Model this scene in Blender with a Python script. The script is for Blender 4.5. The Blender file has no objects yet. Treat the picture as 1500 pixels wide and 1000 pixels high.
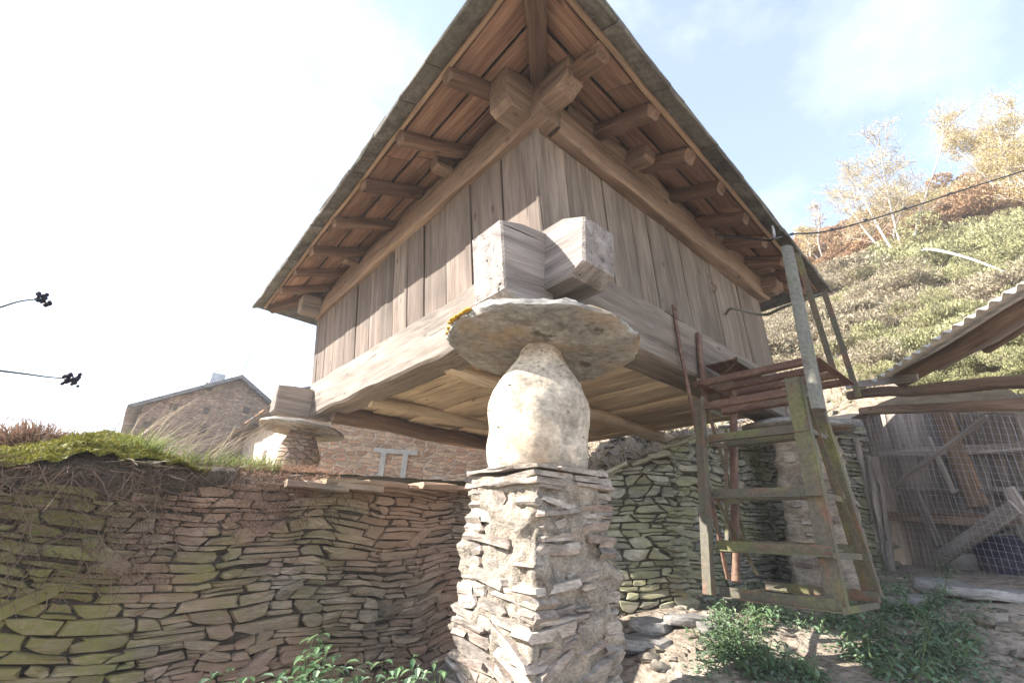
import bpy, math, random
import numpy as np
from mathutils import Vector, Matrix, noise as mnoise

random.seed(11)
RNG = np.random.default_rng(11)
sc = bpy.context.scene
COL = sc.collection
rad = math.radians

# ------------------------------------------------------------------ camera
FPX, PITCH, ROLL = 662.05, rad(23.205), rad(2.953)
C0 = Vector((0, 0, 1.5))
F0 = Vector((0, math.cos(PITCH), math.sin(PITCH)))
_R = Vector((1, 0, 0)); _U = _R.cross(F0)
CR = math.cos(ROLL) * _R + math.sin(ROLL) * _U
CU = -math.sin(ROLL) * _R + math.cos(ROLL) * _U
cd = bpy.data.cameras.new('camera'); cam = bpy.data.objects.new('camera', cd); COL.objects.link(cam)
cd.sensor_fit = 'HORIZONTAL'; cd.sensor_width = 36; cd.lens = FPX / 1500 * 36
cd.clip_start = .05; cd.clip_end = 3000
cam.matrix_world = Matrix(((CR.x, CU.x, -F0.x, 0), (CR.y, CU.y, -F0.y, 0), (CR.z, CU.z, -F0.z, 1.5), (0, 0, 0, 1)))
sc.camera = cam

# ------------------------------------------------------------------ sky, sun, exposure
SUN_AZ, SUN_EL = rad(-93), rad(33)
sdir = Vector((math.sin(SUN_AZ) * math.cos(SUN_EL), math.cos(SUN_AZ) * math.cos(SUN_EL), math.sin(SUN_EL)))
wd = bpy.data.worlds.new('World'); sc.world = wd; wd.use_nodes = True
nt = wd.node_tree; nt.nodes.clear()
def wn(t, **k):
    n = nt.nodes.new(t)
    for a, b in k.items(): setattr(n, a, b)
    return n
sky = wn('ShaderNodeTexSky', sky_type='NISHITA', sun_disc=False, sun_elevation=SUN_EL, sun_rotation=SUN_AZ,
         air_density=1.0, dust_density=1.3, ozone_density=1.0, altitude=600)
tc = wn('ShaderNodeTexCoord'); mp = wn('ShaderNodeMapping'); mp.inputs['Scale'].default_value = (2.2, 2.2, 4.0)
mp.inputs['Location'].default_value = (3.1, 1.4, 0.3)
nz = wn('ShaderNodeTexNoise'); nz.inputs['Scale'].default_value = 1.3; nz.inputs['Detail'].default_value = 7; nz.inputs['Roughness'].default_value = .58
rp = wn('ShaderNodeValToRGB'); rp.color_ramp.elements[0].position = .46; rp.color_ramp.elements[1].position = .88; rp.color_ramp.elements[0].color = (.16, .16, .16, 1); rp.color_ramp.elements[1].color = (.85, .85, .85, 1)
mx = wn('ShaderNodeMix', data_type='RGBA'); mx.inputs['B'].default_value = (3.7, 3.8, 4.0, 1)
bg = wn('ShaderNodeBackground'); bg.inputs['Strength'].default_value = .12
wo = wn('ShaderNodeOutputWorld')
nt.links.new(tc.outputs['Generated'], mp.inputs['Vector']); nt.links.new(mp.outputs['Vector'], nz.inputs['Vector'])
nt.links.new(nz.outputs['Fac'], rp.inputs['Fac']); nt.links.new(rp.outputs['Color'], mx.inputs['Factor'])
nt.links.new(sky.outputs['Color'], mx.inputs['A']); nt.links.new(mx.outputs['Result'], bg.inputs['Color'])
nt.links.new(bg.outputs['Background'], wo.inputs['Surface'])
sl = bpy.data.lights.new('sun', 'SUN'); sl.energy = 4.9; sl.angle = rad(.5); sl.color = (1, .955, .89)
so = bpy.data.objects.new('sun', sl); COL.objects.link(so); so.rotation_euler = (-sdir).to_track_quat('-Z', 'Y').to_euler()
so.location = (-20, 0, 20)
sc.view_settings.view_transform = 'Standard'; sc.view_settings.look = 'None'
sc.view_settings.exposure = 1.94; sc.view_settings.gamma = 1
sc.view_settings.use_curve_mapping = False
sc.cycles.max_bounces = 6; sc.cycles.diffuse_bounces = 4

# ------------------------------------------------------------------ frame of the granary
YAW = rad(39.294)
ZV = Vector((0, 0, 1))
LV = Vector((-math.sin(YAW), math.cos(YAW), 0)); RV = Vector((math.cos(YAW), math.sin(YAW), 0))
N0 = Vector((.2145, 2.992, 0))
Z0, Z1, Z2, GA, GB = 3.085, 3.686, 4.84, 5.53, 4.58
LEAN = -.143
def W(l, r, z): return N0 + LV * l + RV * r + ZV * z
def WL(l, r, z): return W(l, r + LEAN * max(0, z - Z1), z)          # the walls lean a little
def ray(u, v): return F0 + CR * ((u - 750) / FPX) - CU * ((v - 500) / FPX)
def on(u, v, P, n):
    d = ray(u, v); return C0 + d * ((P - C0).dot(n) / d.dot(n))
def onx(u, v, X): return on(u, v, Vector((X, 0, 0)), Vector((1, 0, 0)))
def at(u, v, h):
    d = ray(u, v); return C0 + d * (h / math.hypot(d.x, d.y))
def pix(P):
    d = P - C0; q = d.dot(F0)
    return (750 + FPX * d.dot(CR) / q, 500 - FPX * d.dot(CU) / q) if q > .05 else (-9999, -9999)
def fbm(x, y, z=0., o=3): return mnoise.fractal(Vector((x, y, z)), 1.0, 2.0, o)

# ------------------------------------------------------------------ object helpers
WM = {}
def link(name, me, parent=None, M=None):
    M = M or Matrix.Identity(4)
    o = bpy.data.objects.new(name, me); COL.objects.link(o)
    if parent is not None:
        o.parent = parent; o.matrix_local = WM[parent.name].inverted() @ M
    else: o.matrix_world = M
    WM[o.name] = M.copy()
    return o
def mesh(name, V, F, mat, parent=None, M=None, smooth=False, ang=None):
    me = bpy.data.meshes.new(name)
    me.from_pydata([tuple(v) for v in V], [], F)
    me.materials.append(mat)
    if smooth or ang:
        me.shade_smooth()
        if ang: me.set_sharp_from_angle(angle=rad(ang))
    return link(name, me, parent, M)
def npmesh(name, V, F, mat, parent=None, M=None, smooth=False):     # V (n,3), F (m,k) numpy
    me = bpy.data.meshes.new(name)
    m, k = F.shape
    me.vertices.add(len(V)); me.vertices.foreach_set('co', np.asarray(V, np.float32).ravel())
    me.loops.add(m * k); me.loops.foreach_set('vertex_index', np.asarray(F, np.int32).ravel())
    me.polygons.add(m); me.polygons.foreach_set('loop_start', np.arange(0, m * k, k, dtype=np.int32))
    me.update(calc_edges=True); me.materials.append(mat)
    if smooth: me.shade_smooth()
    return link(name, me, parent, M)
def thing(name, label, cat, loc=(0, 0, 0), group=None, rz=0):
    M = Matrix.Translation(Vector(loc)) @ Matrix.Rotation(rz, 4, 'Z')
    o = link(name, None, None, M); o.empty_display_size = .1
    return tag(o, label, cat, group)
def tag(o, label, cat, group=None, kind=None):
    o['label'] = label; o['category'] = cat
    if group: o['group'] = group
    if kind: o['kind'] = kind
    return o
def struct(o): o['kind'] = 'structure'; return o
def stuff(o): o['kind'] = 'stuff'; return o
class MB:
    def __init__(s): s.V = []; s.F = []
    def add(s, V, F):
        n = len(s.V); s.V += [tuple(v) for v in V]; s.F += [[i + n for i in f] for f in F]
    def build(s, name, mat, parent=None, M=None, **k): return mesh(name, s.V, s.F, mat, parent, M, **k)
def frame(p0, p1, wdir):
    x = (p1 - p0).normalized(); y = (wdir - x * wdir.dot(x)).normalized(); z = x.cross(y)
    return Matrix(((x.x, y.x, z.x, p0.x), (x.y, y.y, z.y, p0.y), (x.z, y.z, z.z, p0.z), (0, 0, 0, 1))), (p1 - p0).length
def extr(L, sec, seg=1, wob=0., seed=0., tap=1., bow=0.):
    """section polygon (y,z) swept along local x"""
    V = []; F = []; n = len(sec)
    for i in range(seg + 1):
        t = i / seg; s = 1 + (tap - 1) * t
        oy = wob * fbm(t * L * 1.3, seed, 1.7) * 1.5; oz = wob * fbm(t * L * 1.3, seed, 9.2) * 1.5 + bow * 4 * t * (1 - t)
        for j, (a, b) in enumerate(sec):
            w = wob * .6
            V.append((t * L + (w * fbm(a * 9, b * 9, seed + 5) if i in (0, seg) else 0), a * s + oy + w * fbm(t * L * 3, j * 1.3, seed), b * s + oz + w * fbm(t * L * 3, j * 1.3, seed + 30)))
    for i in range(seg):
        for j in range(n):
            k = (j + 1) % n; F.append([i * n + j, (i + 1) * n + j, (i + 1) * n + k, i * n + k][::-1])
    F.append(list(range(n))[::-1]); F.append([seg * n + j for j in range(n)])
    return V, F
def rect(w, h, c):
    a, b = w / 2, h / 2
    if c <= 0: return [(-a, -b), (a, -b), (a, b), (-a, b)]
    return [(-a + c, -b), (a - c, -b), (a, -b + c), (a, b - c), (a - c, b), (-a + c, b), (-a, b - c), (-a, -b + c)]
_sd = [0]
def beam(name, p0, p1, w, h, mat, parent, wdir=ZV, seg=6, wob=.008, ch=.012, tap=1., bow=0., ang=40):
    _sd[0] += 1
    M, L = frame(p0, p1, wdir)
    V, F = extr(L, rect(w, h, ch), seg, wob, _sd[0] * 3.7, tap, bow)
    return mesh(name, V, F, mat, parent, M, ang=ang)
def log(name, p0, p1, r, mat, parent, seg=8, wob=.02, n=10, tap=.9, bow=0.):
    _sd[0] += 1
    M, L = frame(p0, p1, ZV if abs((p1 - p0).normalized().z) < .9 else RV)
    V, F = extr(L, [(r * math.cos(2 * math.pi * i / n), r * math.sin(2 * math.pi * i / n)) for i in range(n)], seg, wob, _sd[0] * 3.7, tap, bow)
    return mesh(name, V, F, mat, parent, M, ang=50)
def tube_geo(P, r0, r1=None, n=6):
    r1 = r0 if r1 is None else r1; V = []; F = []; m = len(P)
    for i, p in enumerate(P):
        t = (P[min(i + 1, m - 1)] - P[max(i - 1, 0)]).normalized()
        a = t.orthogonal().normalized() if i == 0 else (a - t * a.dot(t)).normalized()
        b = t.cross(a); r = r0 + (r1 - r0) * i / (m - 1)
        for j in range(n):
            q = 2 * math.pi * j / n; V.append(p + a * (r * math.cos(q)) + b * (r * math.sin(q)))
    for i in range(m - 1):
        for j in range(n):
            k = (j + 1) % n; F.append([i * n + j, i * n + k, (i + 1) * n + k, (i + 1) * n + j])
    F.append(list(range(n))[::-1]); F.append([(m - 1) * n + j for j in range(n)])
    return V, F
def tube(name, P, r0, mat, parent=None, r1=None, n=6):
    V, F = tube_geo(P, r0, r1, n); o = P[0]
    return mesh(name, [v - o for v in V], F, mat, parent, Matrix.Translation(o), ang=60)
def path(pts, n=8):                                                  # Catmull-Rom
    P = [Vector(p) for p in pts]; P = [2 * P[0] - P[1]] + P + [2 * P[-1] - P[-2]]; o = []
    for i in range(1, len(P) - 2):
        a, b, c, d = P[i - 1:i + 3]
        for k in range(n):
            t = k / n; o.append(.5 * ((2 * b) + (c - a) * t + (2 * a - 5 * b + 4 * c - d) * t * t + (3 * b - a - 3 * c + d) * t ** 3))
    return o + [P[-2]]
def quads(C, A, B):                                                  # rhombi: centre, half axis A, half axis B
    n = len(C); V = np.stack([C - A, C + B, C + A, C - B], 1).reshape(-1, 3)
    return V, np.arange(4 * n).reshape(n, 4)
def blades(P, D, w, rng, bend=.35, wscale=1.0):                      # grass blades: base P, vector D (length), one bend; quads then tri as quads
    n = len(P); side = np.cross(D, rng.normal(size=(n, 3))); side /= np.linalg.norm(side, axis=1, keepdims=True) + 1e-9
    side = side * (w if np.isscalar(w) else np.asarray(w)[:, None])
    Ln = np.linalg.norm(D, axis=1, keepdims=True)
    bd = rng.normal(size=(n, 3)) * np.array([1, 1, .2]) * Ln * bend; bd[:, 2] -= Ln[:, 0] * bend * .6
    M1 = P + D * .55 + bd * .25; T = P + D + bd
    V = np.stack([P - side, P + side, M1 + side * .7, M1 - side * .7, T + side * .12, T - side * .12], 1).reshape(-1, 3)
    i = np.arange(n)[:, None] * 6
    return V, np.concatenate([i + [0, 1, 2, 3], i + [3, 2, 4, 5]])

# ------------------------------------------------------------------ materials
def NT(name):
    m = bpy.data.materials.new(name); m.use_nodes = True; t = m.node_tree; t.nodes.clear(); return m, t
class G:
    def __init__(s, t): s.t = t
    def n(s, ty, ins=None, **k):
        n = s.t.nodes.new(ty)
        for a, b in k.items(): setattr(n, a, b)
        for a, b in (ins or {}).items():
            if hasattr(b, 'is_linked') or isinstance(b, bpy.types.NodeSocket): s.t.links.new(b, n.inputs[a])
            else: n.inputs[a].default_value = b
        return n
    def ramp(s, fac, stops):
        n = s.n('ShaderNodeValToRGB', {'Fac': fac}); e = n.color_ramp.elements
        while len(e) < len(stops): e.new(.5)
        for q, (p, c) in zip(e, stops):
            q.position = p; q.color = (c, c, c, 1) if np.isscalar(c) else (*c, 1)
        return n.outputs['Color']
    def math(s, op, a, b=0., clamp=False):
        return s.n('ShaderNodeMath', {0: a, 1: b}, operation=op, use_clamp=clamp).outputs[0]
    def mix(s, f, a, b, mode='MIX'):
        def c(x): return (*x, 1) if isinstance(x, tuple) and len(x) == 3 else x
        return s.n('ShaderNodeMix', {'Factor': f, 'A': c(a), 'B': c(b)}, data_type='RGBA', blend_type=mode).outputs['Result']
    def noise(s, vec, scale, sc=(1, 1, 1), detail=4, rough=.55, dist=0.):
        m = s.n('ShaderNodeMapping', {'Vector': vec, 'Scale': sc}).outputs[0]
        return s.n('ShaderNodeTexNoise', {'Vector': m, 'Scale': scale, 'Detail': detail, 'Roughness': rough, 'Distortion': dist}).outputs['Fac']
    def rnd(s):
        a = s.n('ShaderNodeObjectInfo').outputs['Random']; b = s.n('ShaderNodeNewGeometry').outputs['Random Per Island']
        return s.math('FRACT', s.math('ADD', a, b))
    def vec(s, kind='Object', off=True):
        v = s.n('ShaderNodeTexCoord').outputs['Object'] if kind == 'Object' else s.n('ShaderNodeNewGeometry').outputs['Position']
        if off and kind == 'Object':
            r = s.n('ShaderNodeObjectInfo').outputs['Random']
            v = s.n('ShaderNodeVectorMath', {0: v, 1: s.n('ShaderNodeCombineXYZ', {'X': s.math('MULTIPLY', r, 91.), 'Y': s.math('MULTIPLY', r, 37.), 'Z': s.math('MULTIPLY', r, 53.)}).outputs[0]}, operation='ADD').outputs[0]
        return v
    def out(s, col, rough=.85, height=None, dist=.01, strength=1., metal=0., spec=.3, trans=None):
        b = s.n('ShaderNodeBsdfPrincipled', {'Base Color': col, 'Roughness': rough, 'Metallic': metal, 'Specular IOR Level': spec})
        if height is not None:
            s.t.links.new(s.n('ShaderNodeBump', {'Height': height, 'Distance': dist, 'Strength': strength}).outputs[0], b.inputs['Normal'])
        sh = b.outputs[0]
        if trans is not None:
            tr = s.n('ShaderNodeBsdfTranslucent', {'Color': trans[0]}).outputs[0]
            sh = s.n('ShaderNodeMixShader', {0: trans[1], 1: sh, 2: tr}).outputs[0]
        s.t.links.new(sh, s.n('ShaderNodeOutputMaterial').inputs['Surface'])
def wood(name, dark, mid, light, var=.35, crack=.5, bump=.006, stain=None, rough=.85):
    m, t = NT(name); g = G(t); v = g.vec()
    a = g.noise(v, 1, (.7, 9, 9), 5, .6, .6); f = g.noise(v, 1, (2.5, 75, 75), 3, .6, .3)
    big = g.noise(v, 1, (.9, 2.2, 2.2), 3)
    col = g.ramp(a, [(.28, dark), (.5, mid), (.74, light)])
    col = g.mix(1., col, g.ramp(f, [(.3, .68), (.62, 1.12)]), 'MULTIPLY')
    col = g.mix(1., col, g.ramp(big, [(.3, .78), (.7, 1.15)]), 'MULTIPLY')
    if stain:
        col = g.mix(g.ramp(g.noise(v, 1, (1.4, 3.5, 3.5), 5), [(stain[1], 0.), (stain[1] + .16, .8)]), col, stain[0])
    col = g.mix(1., col, g.ramp(g.rnd(), [(0, 1 - var), (1, 1 + var)]), 'MULTIPLY')
    cr = g.ramp(g.noise(v, 1, (.55, 26, 26), 2, .5, .25), [(.27, 1.), (.31, 0.)])
    kn = g.ramp(g.n('ShaderNodeTexVoronoi', {'Vector': g.n('ShaderNodeMapping', {'Vector': v, 'Scale': (2.2, 5, 5)}).outputs[0], 'Scale': 1.}).outputs['Distance'], [(.06, 1.), (.13, 0.)])
    dk = g.math('MAXIMUM', g.math('MULTIPLY', cr, crack), g.math('MULTIPLY', kn, .6))
    col = g.mix(dk, col, tuple(c * .25 for c in dark))
    h = g.math('SUBTRACT', g.math('ADD', g.math('MULTIPLY', a, .9), g.math('MULTIPLY', f, .5)), g.math('MULTIPLY', cr, 1.2))
    g.out(col, rough, h, bump, 1.); return m
def stone(name, cols, var=.3, moss=None, rust=None, sc=(3, 3, 14), bump=.018, kind='Object', lichen=None):
    m, t = NT(name); g = G(t); v = g.vec(kind); P = g.vec('Position')
    n = len(cols); r = g.rnd()
    col = g.ramp(r, [(i / max(1, n - 1), c) for i, c in enumerate(cols)])
    a = g.noise(v, 1.3, sc, 6, .62, .4); f = g.noise(v, 15, (sc[0] * .5, sc[1] * .5, sc[2] * .7), 5, .7)
    col = g.mix(1., col, g.ramp(a, [(.28, .42), (.5, 1.), (.72, 1.5)]), 'MULTIPLY')
    col = g.mix(1., col, g.ramp(f, [(.32, .6), (.66, 1.3)]), 'MULTIPLY')
    col = g.mix(1., col, g.ramp(g.math('FRACT', g.math('MULTIPLY', r, 7.3)), [(0, 1 - var), (1, 1 + var)]), 'MULTIPLY')
    if rust: col = g.mix(g.ramp(g.noise(P, rust[1], (1, 1, 1.6), 5), [(rust[2], 0.), (rust[2] + .2, rust[3])]), col, rust[0])
    if moss:                                                          # colour, scale, threshold, amount, optional (x0, x1) extent along the wall
        f2 = g.noise(P, moss[1], (1, 1, 1.3), 6, .6)
        fm = g.ramp(f2, [(moss[2], 0.), (moss[2] + .16, moss[3])])
        if len(moss) > 4:
            x = g.n('ShaderNodeSeparateXYZ', {0: P}).outputs[0]
            fm = g.math('MULTIPLY', fm, g.n('ShaderNodeMapRange', {'Value': x, 'From Min': moss[4], 'From Max': moss[5], 'To Min': 1., 'To Max': 0.}).outputs[0])
        fine = g.ramp(g.noise(P, 38, detail=4), [(.35, .45), (.65, 1.)])
        col = g.mix(g.math('MULTIPLY', fm, fine), col, moss[0])
    if lichen:
        vo = g.noise(P, lichen[1], detail=5, rough=.6)
        col = g.mix(g.ramp(vo, [(lichen[2], 0.), (lichen[2] + .05, .9)]), col, lichen[0])
    g.out(col, .9, g.math('ADD', a, g.math('MULTIPLY', f, .35)), bump, 1.); return m
def leafmat(name, c0, c1, tr=.35, var=.35):
    m, t = NT(name); g = G(t)
    col = g.mix(g.rnd(), c0, c1)
    col = g.mix(1., col, g.ramp(g.noise(g.vec('Position'), 2.2, detail=3), [(.3, 1 - var), (.7, 1 + var)]), 'MULTIPLY')
    g.out(col, .6, trans=(col, tr), spec=.25); return m
def ground_mat(name, cols, green, gth, sc_=1., bump=.05):
    m, t = NT(name); g = G(t); P = g.vec('Position')
    a = g.noise(P, 1.1 * sc_, detail=7, rough=.65); b = g.noise(P, 9 * sc_, detail=6, rough=.7); c = g.noise(P, .35 * sc_, detail=5)
    col = g.ramp(a, [(.3, cols[0]), (.5, cols[1]), (.7, cols[2])])
    col = g.mix(1., col, g.ramp(b, [(.28, .55), (.7, 1.3)]), 'MULTIPLY')
    pb = g.n('ShaderNodeTexVoronoi', {'Vector': P, 'Scale': 14 * sc_})
    col = g.mix(g.ramp(pb.outputs['Distance'], [(.1, .4), (.32, 0.)]), col, tuple(x * 1.25 for x in cols[2]))
    col = g.mix(g.ramp(g.math('ADD', g.math('MULTIPLY', c, .75), g.math('MULTIPLY', b, .25)), [(gth, 0.), (gth + .1, .9)]), col, green)
    g.out(col, .95, g.math('ADD', g.math('ADD', a, b), g.math('MULTIPLY', pb.outputs['Distance'], -.5)), bump); return m
def metal(name, base, rust, th, moss=None, rough=.65):
    m, t = NT(name); g = G(t); v = g.vec()
    a = g.noise(v, 4, (1, 3, 3), 6, .65); b = g.noise(v, 40, detail=4)
    col = g.mix(g.ramp(a, [(th, 0.), (th + .14, 1.)]), base, rust)
    if moss: col = g.mix(g.ramp(g.noise(v, 2.3, (1, 1.6, 1.6), 5), [(moss[1], 0.), (moss[1] + .15, .85)]), col, moss[0])
    col = g.mix(1., col, g.ramp(b, [(.3, .7), (.7, 1.2)]), 'MULTIPLY')
    g.out(col, rough, g.math('ADD', a, b), .003, spec=.35); return m
def plain(name, col, rough=.7, metal_=0., nsc=6., amt=.25, bump=.004, stain=None):
    m, t = NT(name); g = G(t); P = g.vec('Position')
    a = g.noise(P, nsc, detail=6, rough=.65)
    c = g.mix(1., col, g.ramp(a, [(.3, 1 - amt), (.7, 1 + amt)]), 'MULTIPLY')
    if stain: c = g.mix(g.ramp(g.noise(P, stain[1], detail=6, rough=.7), [(stain[2], 0.), (stain[2] + .14, .85)]), c, stain[0])
    g.out(c, rough, a, bump, metal=metal_); return m
def housewall(name, cols, joint, sx=2.6, sz=8., plaster=None, bump=.03):
    m, t = NT(name); g = G(t); v = g.vec(off=False)
    s = g.n('ShaderNodeSeparateXYZ', {0: v}); uv = g.n('ShaderNodeCombineXYZ', {'X': g.math('ADD', s.outputs[0], s.outputs[1]), 'Y': s.outputs[2]}).outputs[0]
    wv = g.n('ShaderNodeVectorMath', {0: uv, 1: g.n('ShaderNodeVectorMath', {0: g.n('ShaderNodeTexNoise', {'Vector': uv, 'Scale': 2.2}).outputs['Color'], 1: (.16, .10, 0)}, operation='MULTIPLY').outputs[0]}, operation='ADD').outputs[0]
    mpp = g.n('ShaderNodeMapping', {'Vector': wv, 'Scale': (sx, sz, 1)}).outputs[0]
    e = g.n('ShaderNodeTexVoronoi', {'Vector': mpp, 'Scale': 1.}, feature='DISTANCE_TO_EDGE', voronoi_dimensions='2D').outputs['Distance']
    c = g.n('ShaderNodeTexVoronoi', {'Vector': mpp, 'Scale': 1.}, voronoi_dimensions='2D').outputs['Color']
    col = g.ramp(g.n('ShaderNodeSeparateColor', {0: c}).outputs[0], [(i / (len(cols) - 1), k) for i, k in enumerate(cols)])
    col = g.mix(1., col, g.ramp(g.noise(v, .8, detail=5), [(.3, .72), (.7, 1.25)]), 'MULTIPLY')
    col = g.mix(1., col, g.ramp(g.noise(v, 12, detail=5), [(.3, .75), (.7, 1.2)]), 'MULTIPLY')
    col = g.mix(g.ramp(e, [(.03, 1.), (.1, 0.)]), col, joint)
    if plaster:
        col = g.mix(g.ramp(g.noise(v, plaster[1], detail=5), [(plaster[2], 0.), (plaster[2] + .08, .9)]), col, plaster[0])
    g.out(col, .92, g.math('ADD', g.ramp(e, [(.0, 0.), (.16, 1.)]), g.noise(v, 8, detail=5)), bump); return m

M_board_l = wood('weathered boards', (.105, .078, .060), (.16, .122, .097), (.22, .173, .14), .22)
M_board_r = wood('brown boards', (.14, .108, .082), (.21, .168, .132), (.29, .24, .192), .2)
M_sill = wood('pale weathered oak', (.13, .104, .082), (.235, .193, .158), (.33, .282, .235), .08, .8, .012)
M_plate = wood('tan plate oak', (.15, .10, .068), (.25, .175, .125), (.33, .245, .175), .1, .6, .009)
M_raft = wood('brown rafter', (.10, .058, .04), (.20, .125, .085), (.29, .195, .135), .2, .55, .008)
M_sheath = wood('reddish sheathing', (.16, .085, .056), (.275, .162, .108), (.37, .235, .16), .2, .4, .005, ((.10, .068, .058), .58))
M_trim = wood('ochre trim', (.22, .14, .09), (.34, .235, .155), (.42, .305, .21), .1)
M_floor = wood('tan floor planks', (.48, .36, .24), (.66, .525, .375), (.74, .62, .465), .15, .45, .008)
M_stub = wood('grey end grain', (.15, .125, .11), (.31, .27, .24), (.45, .41, .37), .06, .95, .022)
M_shed = wood('shed grey planks', (.18, .145, .12), (.32, .27, .23), (.45, .395, .35), .28)
M_shedd = wood('dark shed boards', (.17, .14, .118), (.28, .235, .20), (.38, .325, .285), .3)
M_shedb = wood('shed brown beam', (.13, .08, .05), (.25, .165, .11), (.36, .25, .17), .2)
M_slate = stone('grey green slate', [(.115, .105, .092), (.155, .145, .127), (.13, .12, .103)], .15, moss=((.10, .10, .06), 2.2, .5, .6), sc=(3, 3, 3), bump=.006)
M_deck = stone('roof slates', [(.13, .13, .12), (.17, .165, .15)], .2)
SCH = [(.19, .165, .13), (.26, .22, .17), (.31, .25, .19), (.23, .205, .165), (.29, .215, .165), (.21, .19, .155)]
M_wall_l = stone('schist wall', SCH, .35, moss=((.225, .225, .055), 1.4, .40, .85, -1.9, -.8), rust=((.41, .25, .165), .8, .40, .7))
M_wall_r = stone('mossy schist', [(.22, .21, .165), (.29, .275, .215), (.25, .23, .19), (.34, .315, .25)], .3, moss=((.27, .26, .115), 1.8, .45, .75))
M_pil = stone('pillar schist', [(.25, .215, .18), (.33, .285, .24), (.28, .225, .185), (.36, .32, .275), (.29, .215, .17)], .22, sc=(3, 3, 8), bump=.014)
M_mort = stone('earth mortar', [(.31, .26, .205), (.37, .315, .25)], .1, sc=(7, 7, 7), bump=.05, kind='Position')
M_core = stone('joint earth', [(.13, .108, .083), (.15, .122, .092)], .2, sc=(3, 3, 26), kind='Position', bump=.05)
M_root = stone('dark root soil', [(.12, .095, .072), (.15, .118, .088)], .2, sc=(9, 9, 9), kind='Position', bump=.08)
M_bulb = stone('lime plaster', [(.52, .445, .35), (.54, .46, .365)], .05, sc=(3, 3, 3), bump=.012, kind='Position', rust=((.38, .25, .14), 2.3, .52, .6))
M_cap = stone('slate cap', [(.27, .255, .23), (.32, .305, .275)], .1, sc=(2.2, 2.2, 8), bump=.016, kind='Position', rust=((.33, .21, .09), 3.2, .5, .7), lichen=((.09, .07, .055), 2.3, .60))
M_lich = plain('orange lichen', (.55, .33, .05), .95, nsc=60, amt=.4)
M_house = housewall('brown rubble', [(.24, .165, .12), (.34, .24, .17), (.42, .30, .21), (.29, .22, .17)], (.28, .22, .175), 5.0, 15)
M_house2 = housewall('orange rubble', [(.28, .165, .105), (.40, .24, .15), (.50, .355, .24), (.35, .24, .165)], (.46, .385, .31), 3.6, 10, ((.50, .44, .37), .9, .60))
M_plast = plain('buff plaster', (.50, .42, .335), .95, nsc=3, amt=.3, bump=.03, stain=((.30, .22, .16), 1.6, .55))
M_frame = plain('grey lime frame', (.36, .355, .345), .9, nsc=9, amt=.2)
M_hroof = stone('house slate', [(.15, .15, .15), (.2, .19, .185)], .2)
M_clay = wood('eave board', (.2, .12, .075), (.33, .2, .125), (.42, .27, .18), .25)
M_red = plain('red paint', (.35, .07, .05), .6)
M_zinc = plain('grey sheet', (.40, .41, .44), .5, .2)
M_rust = metal('red rusty steel', (.135, .07, .052), (.20, .12, .075), .47, ((.15, .13, .075), .58))
M_green = metal('mossy steel', (.11, .098, .07), (.18, .095, .058), .50, ((.15, .148, .055), .49))
M_pipe = metal('faded green pipe', (.16, .155, .125), (.13, .10, .08), .52, ((.13, .135, .07), .55))
M_wire = plain('galvanised wire', (.42, .42, .45), .5, .3)
M_cable = plain('black cable', (.03, .03, .035), .6)
M_blue = plain('indigo plastic', (.065, .06, .10), .6, nsc=3, amt=.3, stain=((.20, .18, .19), 2.2, .48))
M_bag = plain('dirty grey sack', (.42, .39, .34), .95, nsc=5, amt=.3, bump=.02)
M_corr = plain('fibre cement', (.46, .42, .37), .9, nsc=5, amt=.3, stain=((.26, .22, .18), 1.8, .55))
M_moss = leafmat('moss', (.17, .165, .03), (.30, .27, .05), .2)
M_grass = leafmat('green grass', (.10, .14, .035), (.24, .26, .08), .4)
M_dry = leafmat('dry grass', (.36, .29, .20), (.50, .42, .31), .35)
M_stalk = leafmat('dry brown stalks', (.13, .085, .06), (.27, .18, .125), .2)
M_heath = leafmat('dead heather', (.22, .13, .085), (.36, .22, .15), .3)
M_net = leafmat('nettle leaf', (.075, .14, .065), (.17, .26, .12), .4, .2)
M_stem = leafmat('green stem', (.10, .14, .06), (.15, .19, .08), .1)
M_herb = leafmat('low green herb', (.12, .19, .12), (.25, .33, .20), .3)
M_bark = plain('pale birch bark', (.46, .42, .37), .9, nsc=5, amt=.35)
M_twig = plain('birch twig', (.34, .285, .24), .9)
M_yel = leafmat('yellow birch leaf', (.52, .41, .17), (.60, .50, .25), .4, .2)
M_broom = leafmat('green broom', (.22, .215, .10), (.38, .36, .19), .3)
M_scrub = leafmat('grey scrub', (.25, .21, .14), (.42, .36, .25), .3)
M_brack = leafmat('orange bracken', (.34, .20, .115), (.44, .31, .18), .3)
M_brack2 = leafmat('golden bracken', (.38, .31, .16), (.44, .39, .22), .3)
M_yard = ground_mat('yard earth', ((.21, .165, .125), (.33, .27, .21), (.45, .385, .31)), (.09, .095, .035), .60)
M_terr = ground_mat('terrace earth', ((.22, .165, .115), (.36, .28, .20), (.46, .38, .29)), (.15, .155, .055), .53, .8, .08)
M_flag = stone('grey flag', [(.24, .225, .205), (.32, .30, .275)], .15, sc=(2, 2, 6))
M_rock = stone('yard rock', [(.17, .15, .12), (.24, .20, .16), (.2, .165, .13)], .25, sc=(3, 3, 5), moss=((.12, .125, .04), 2, .56, .6))
M_brick = plain('orange brick', (.42, .19, .09), .9, nsc=12)

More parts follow.
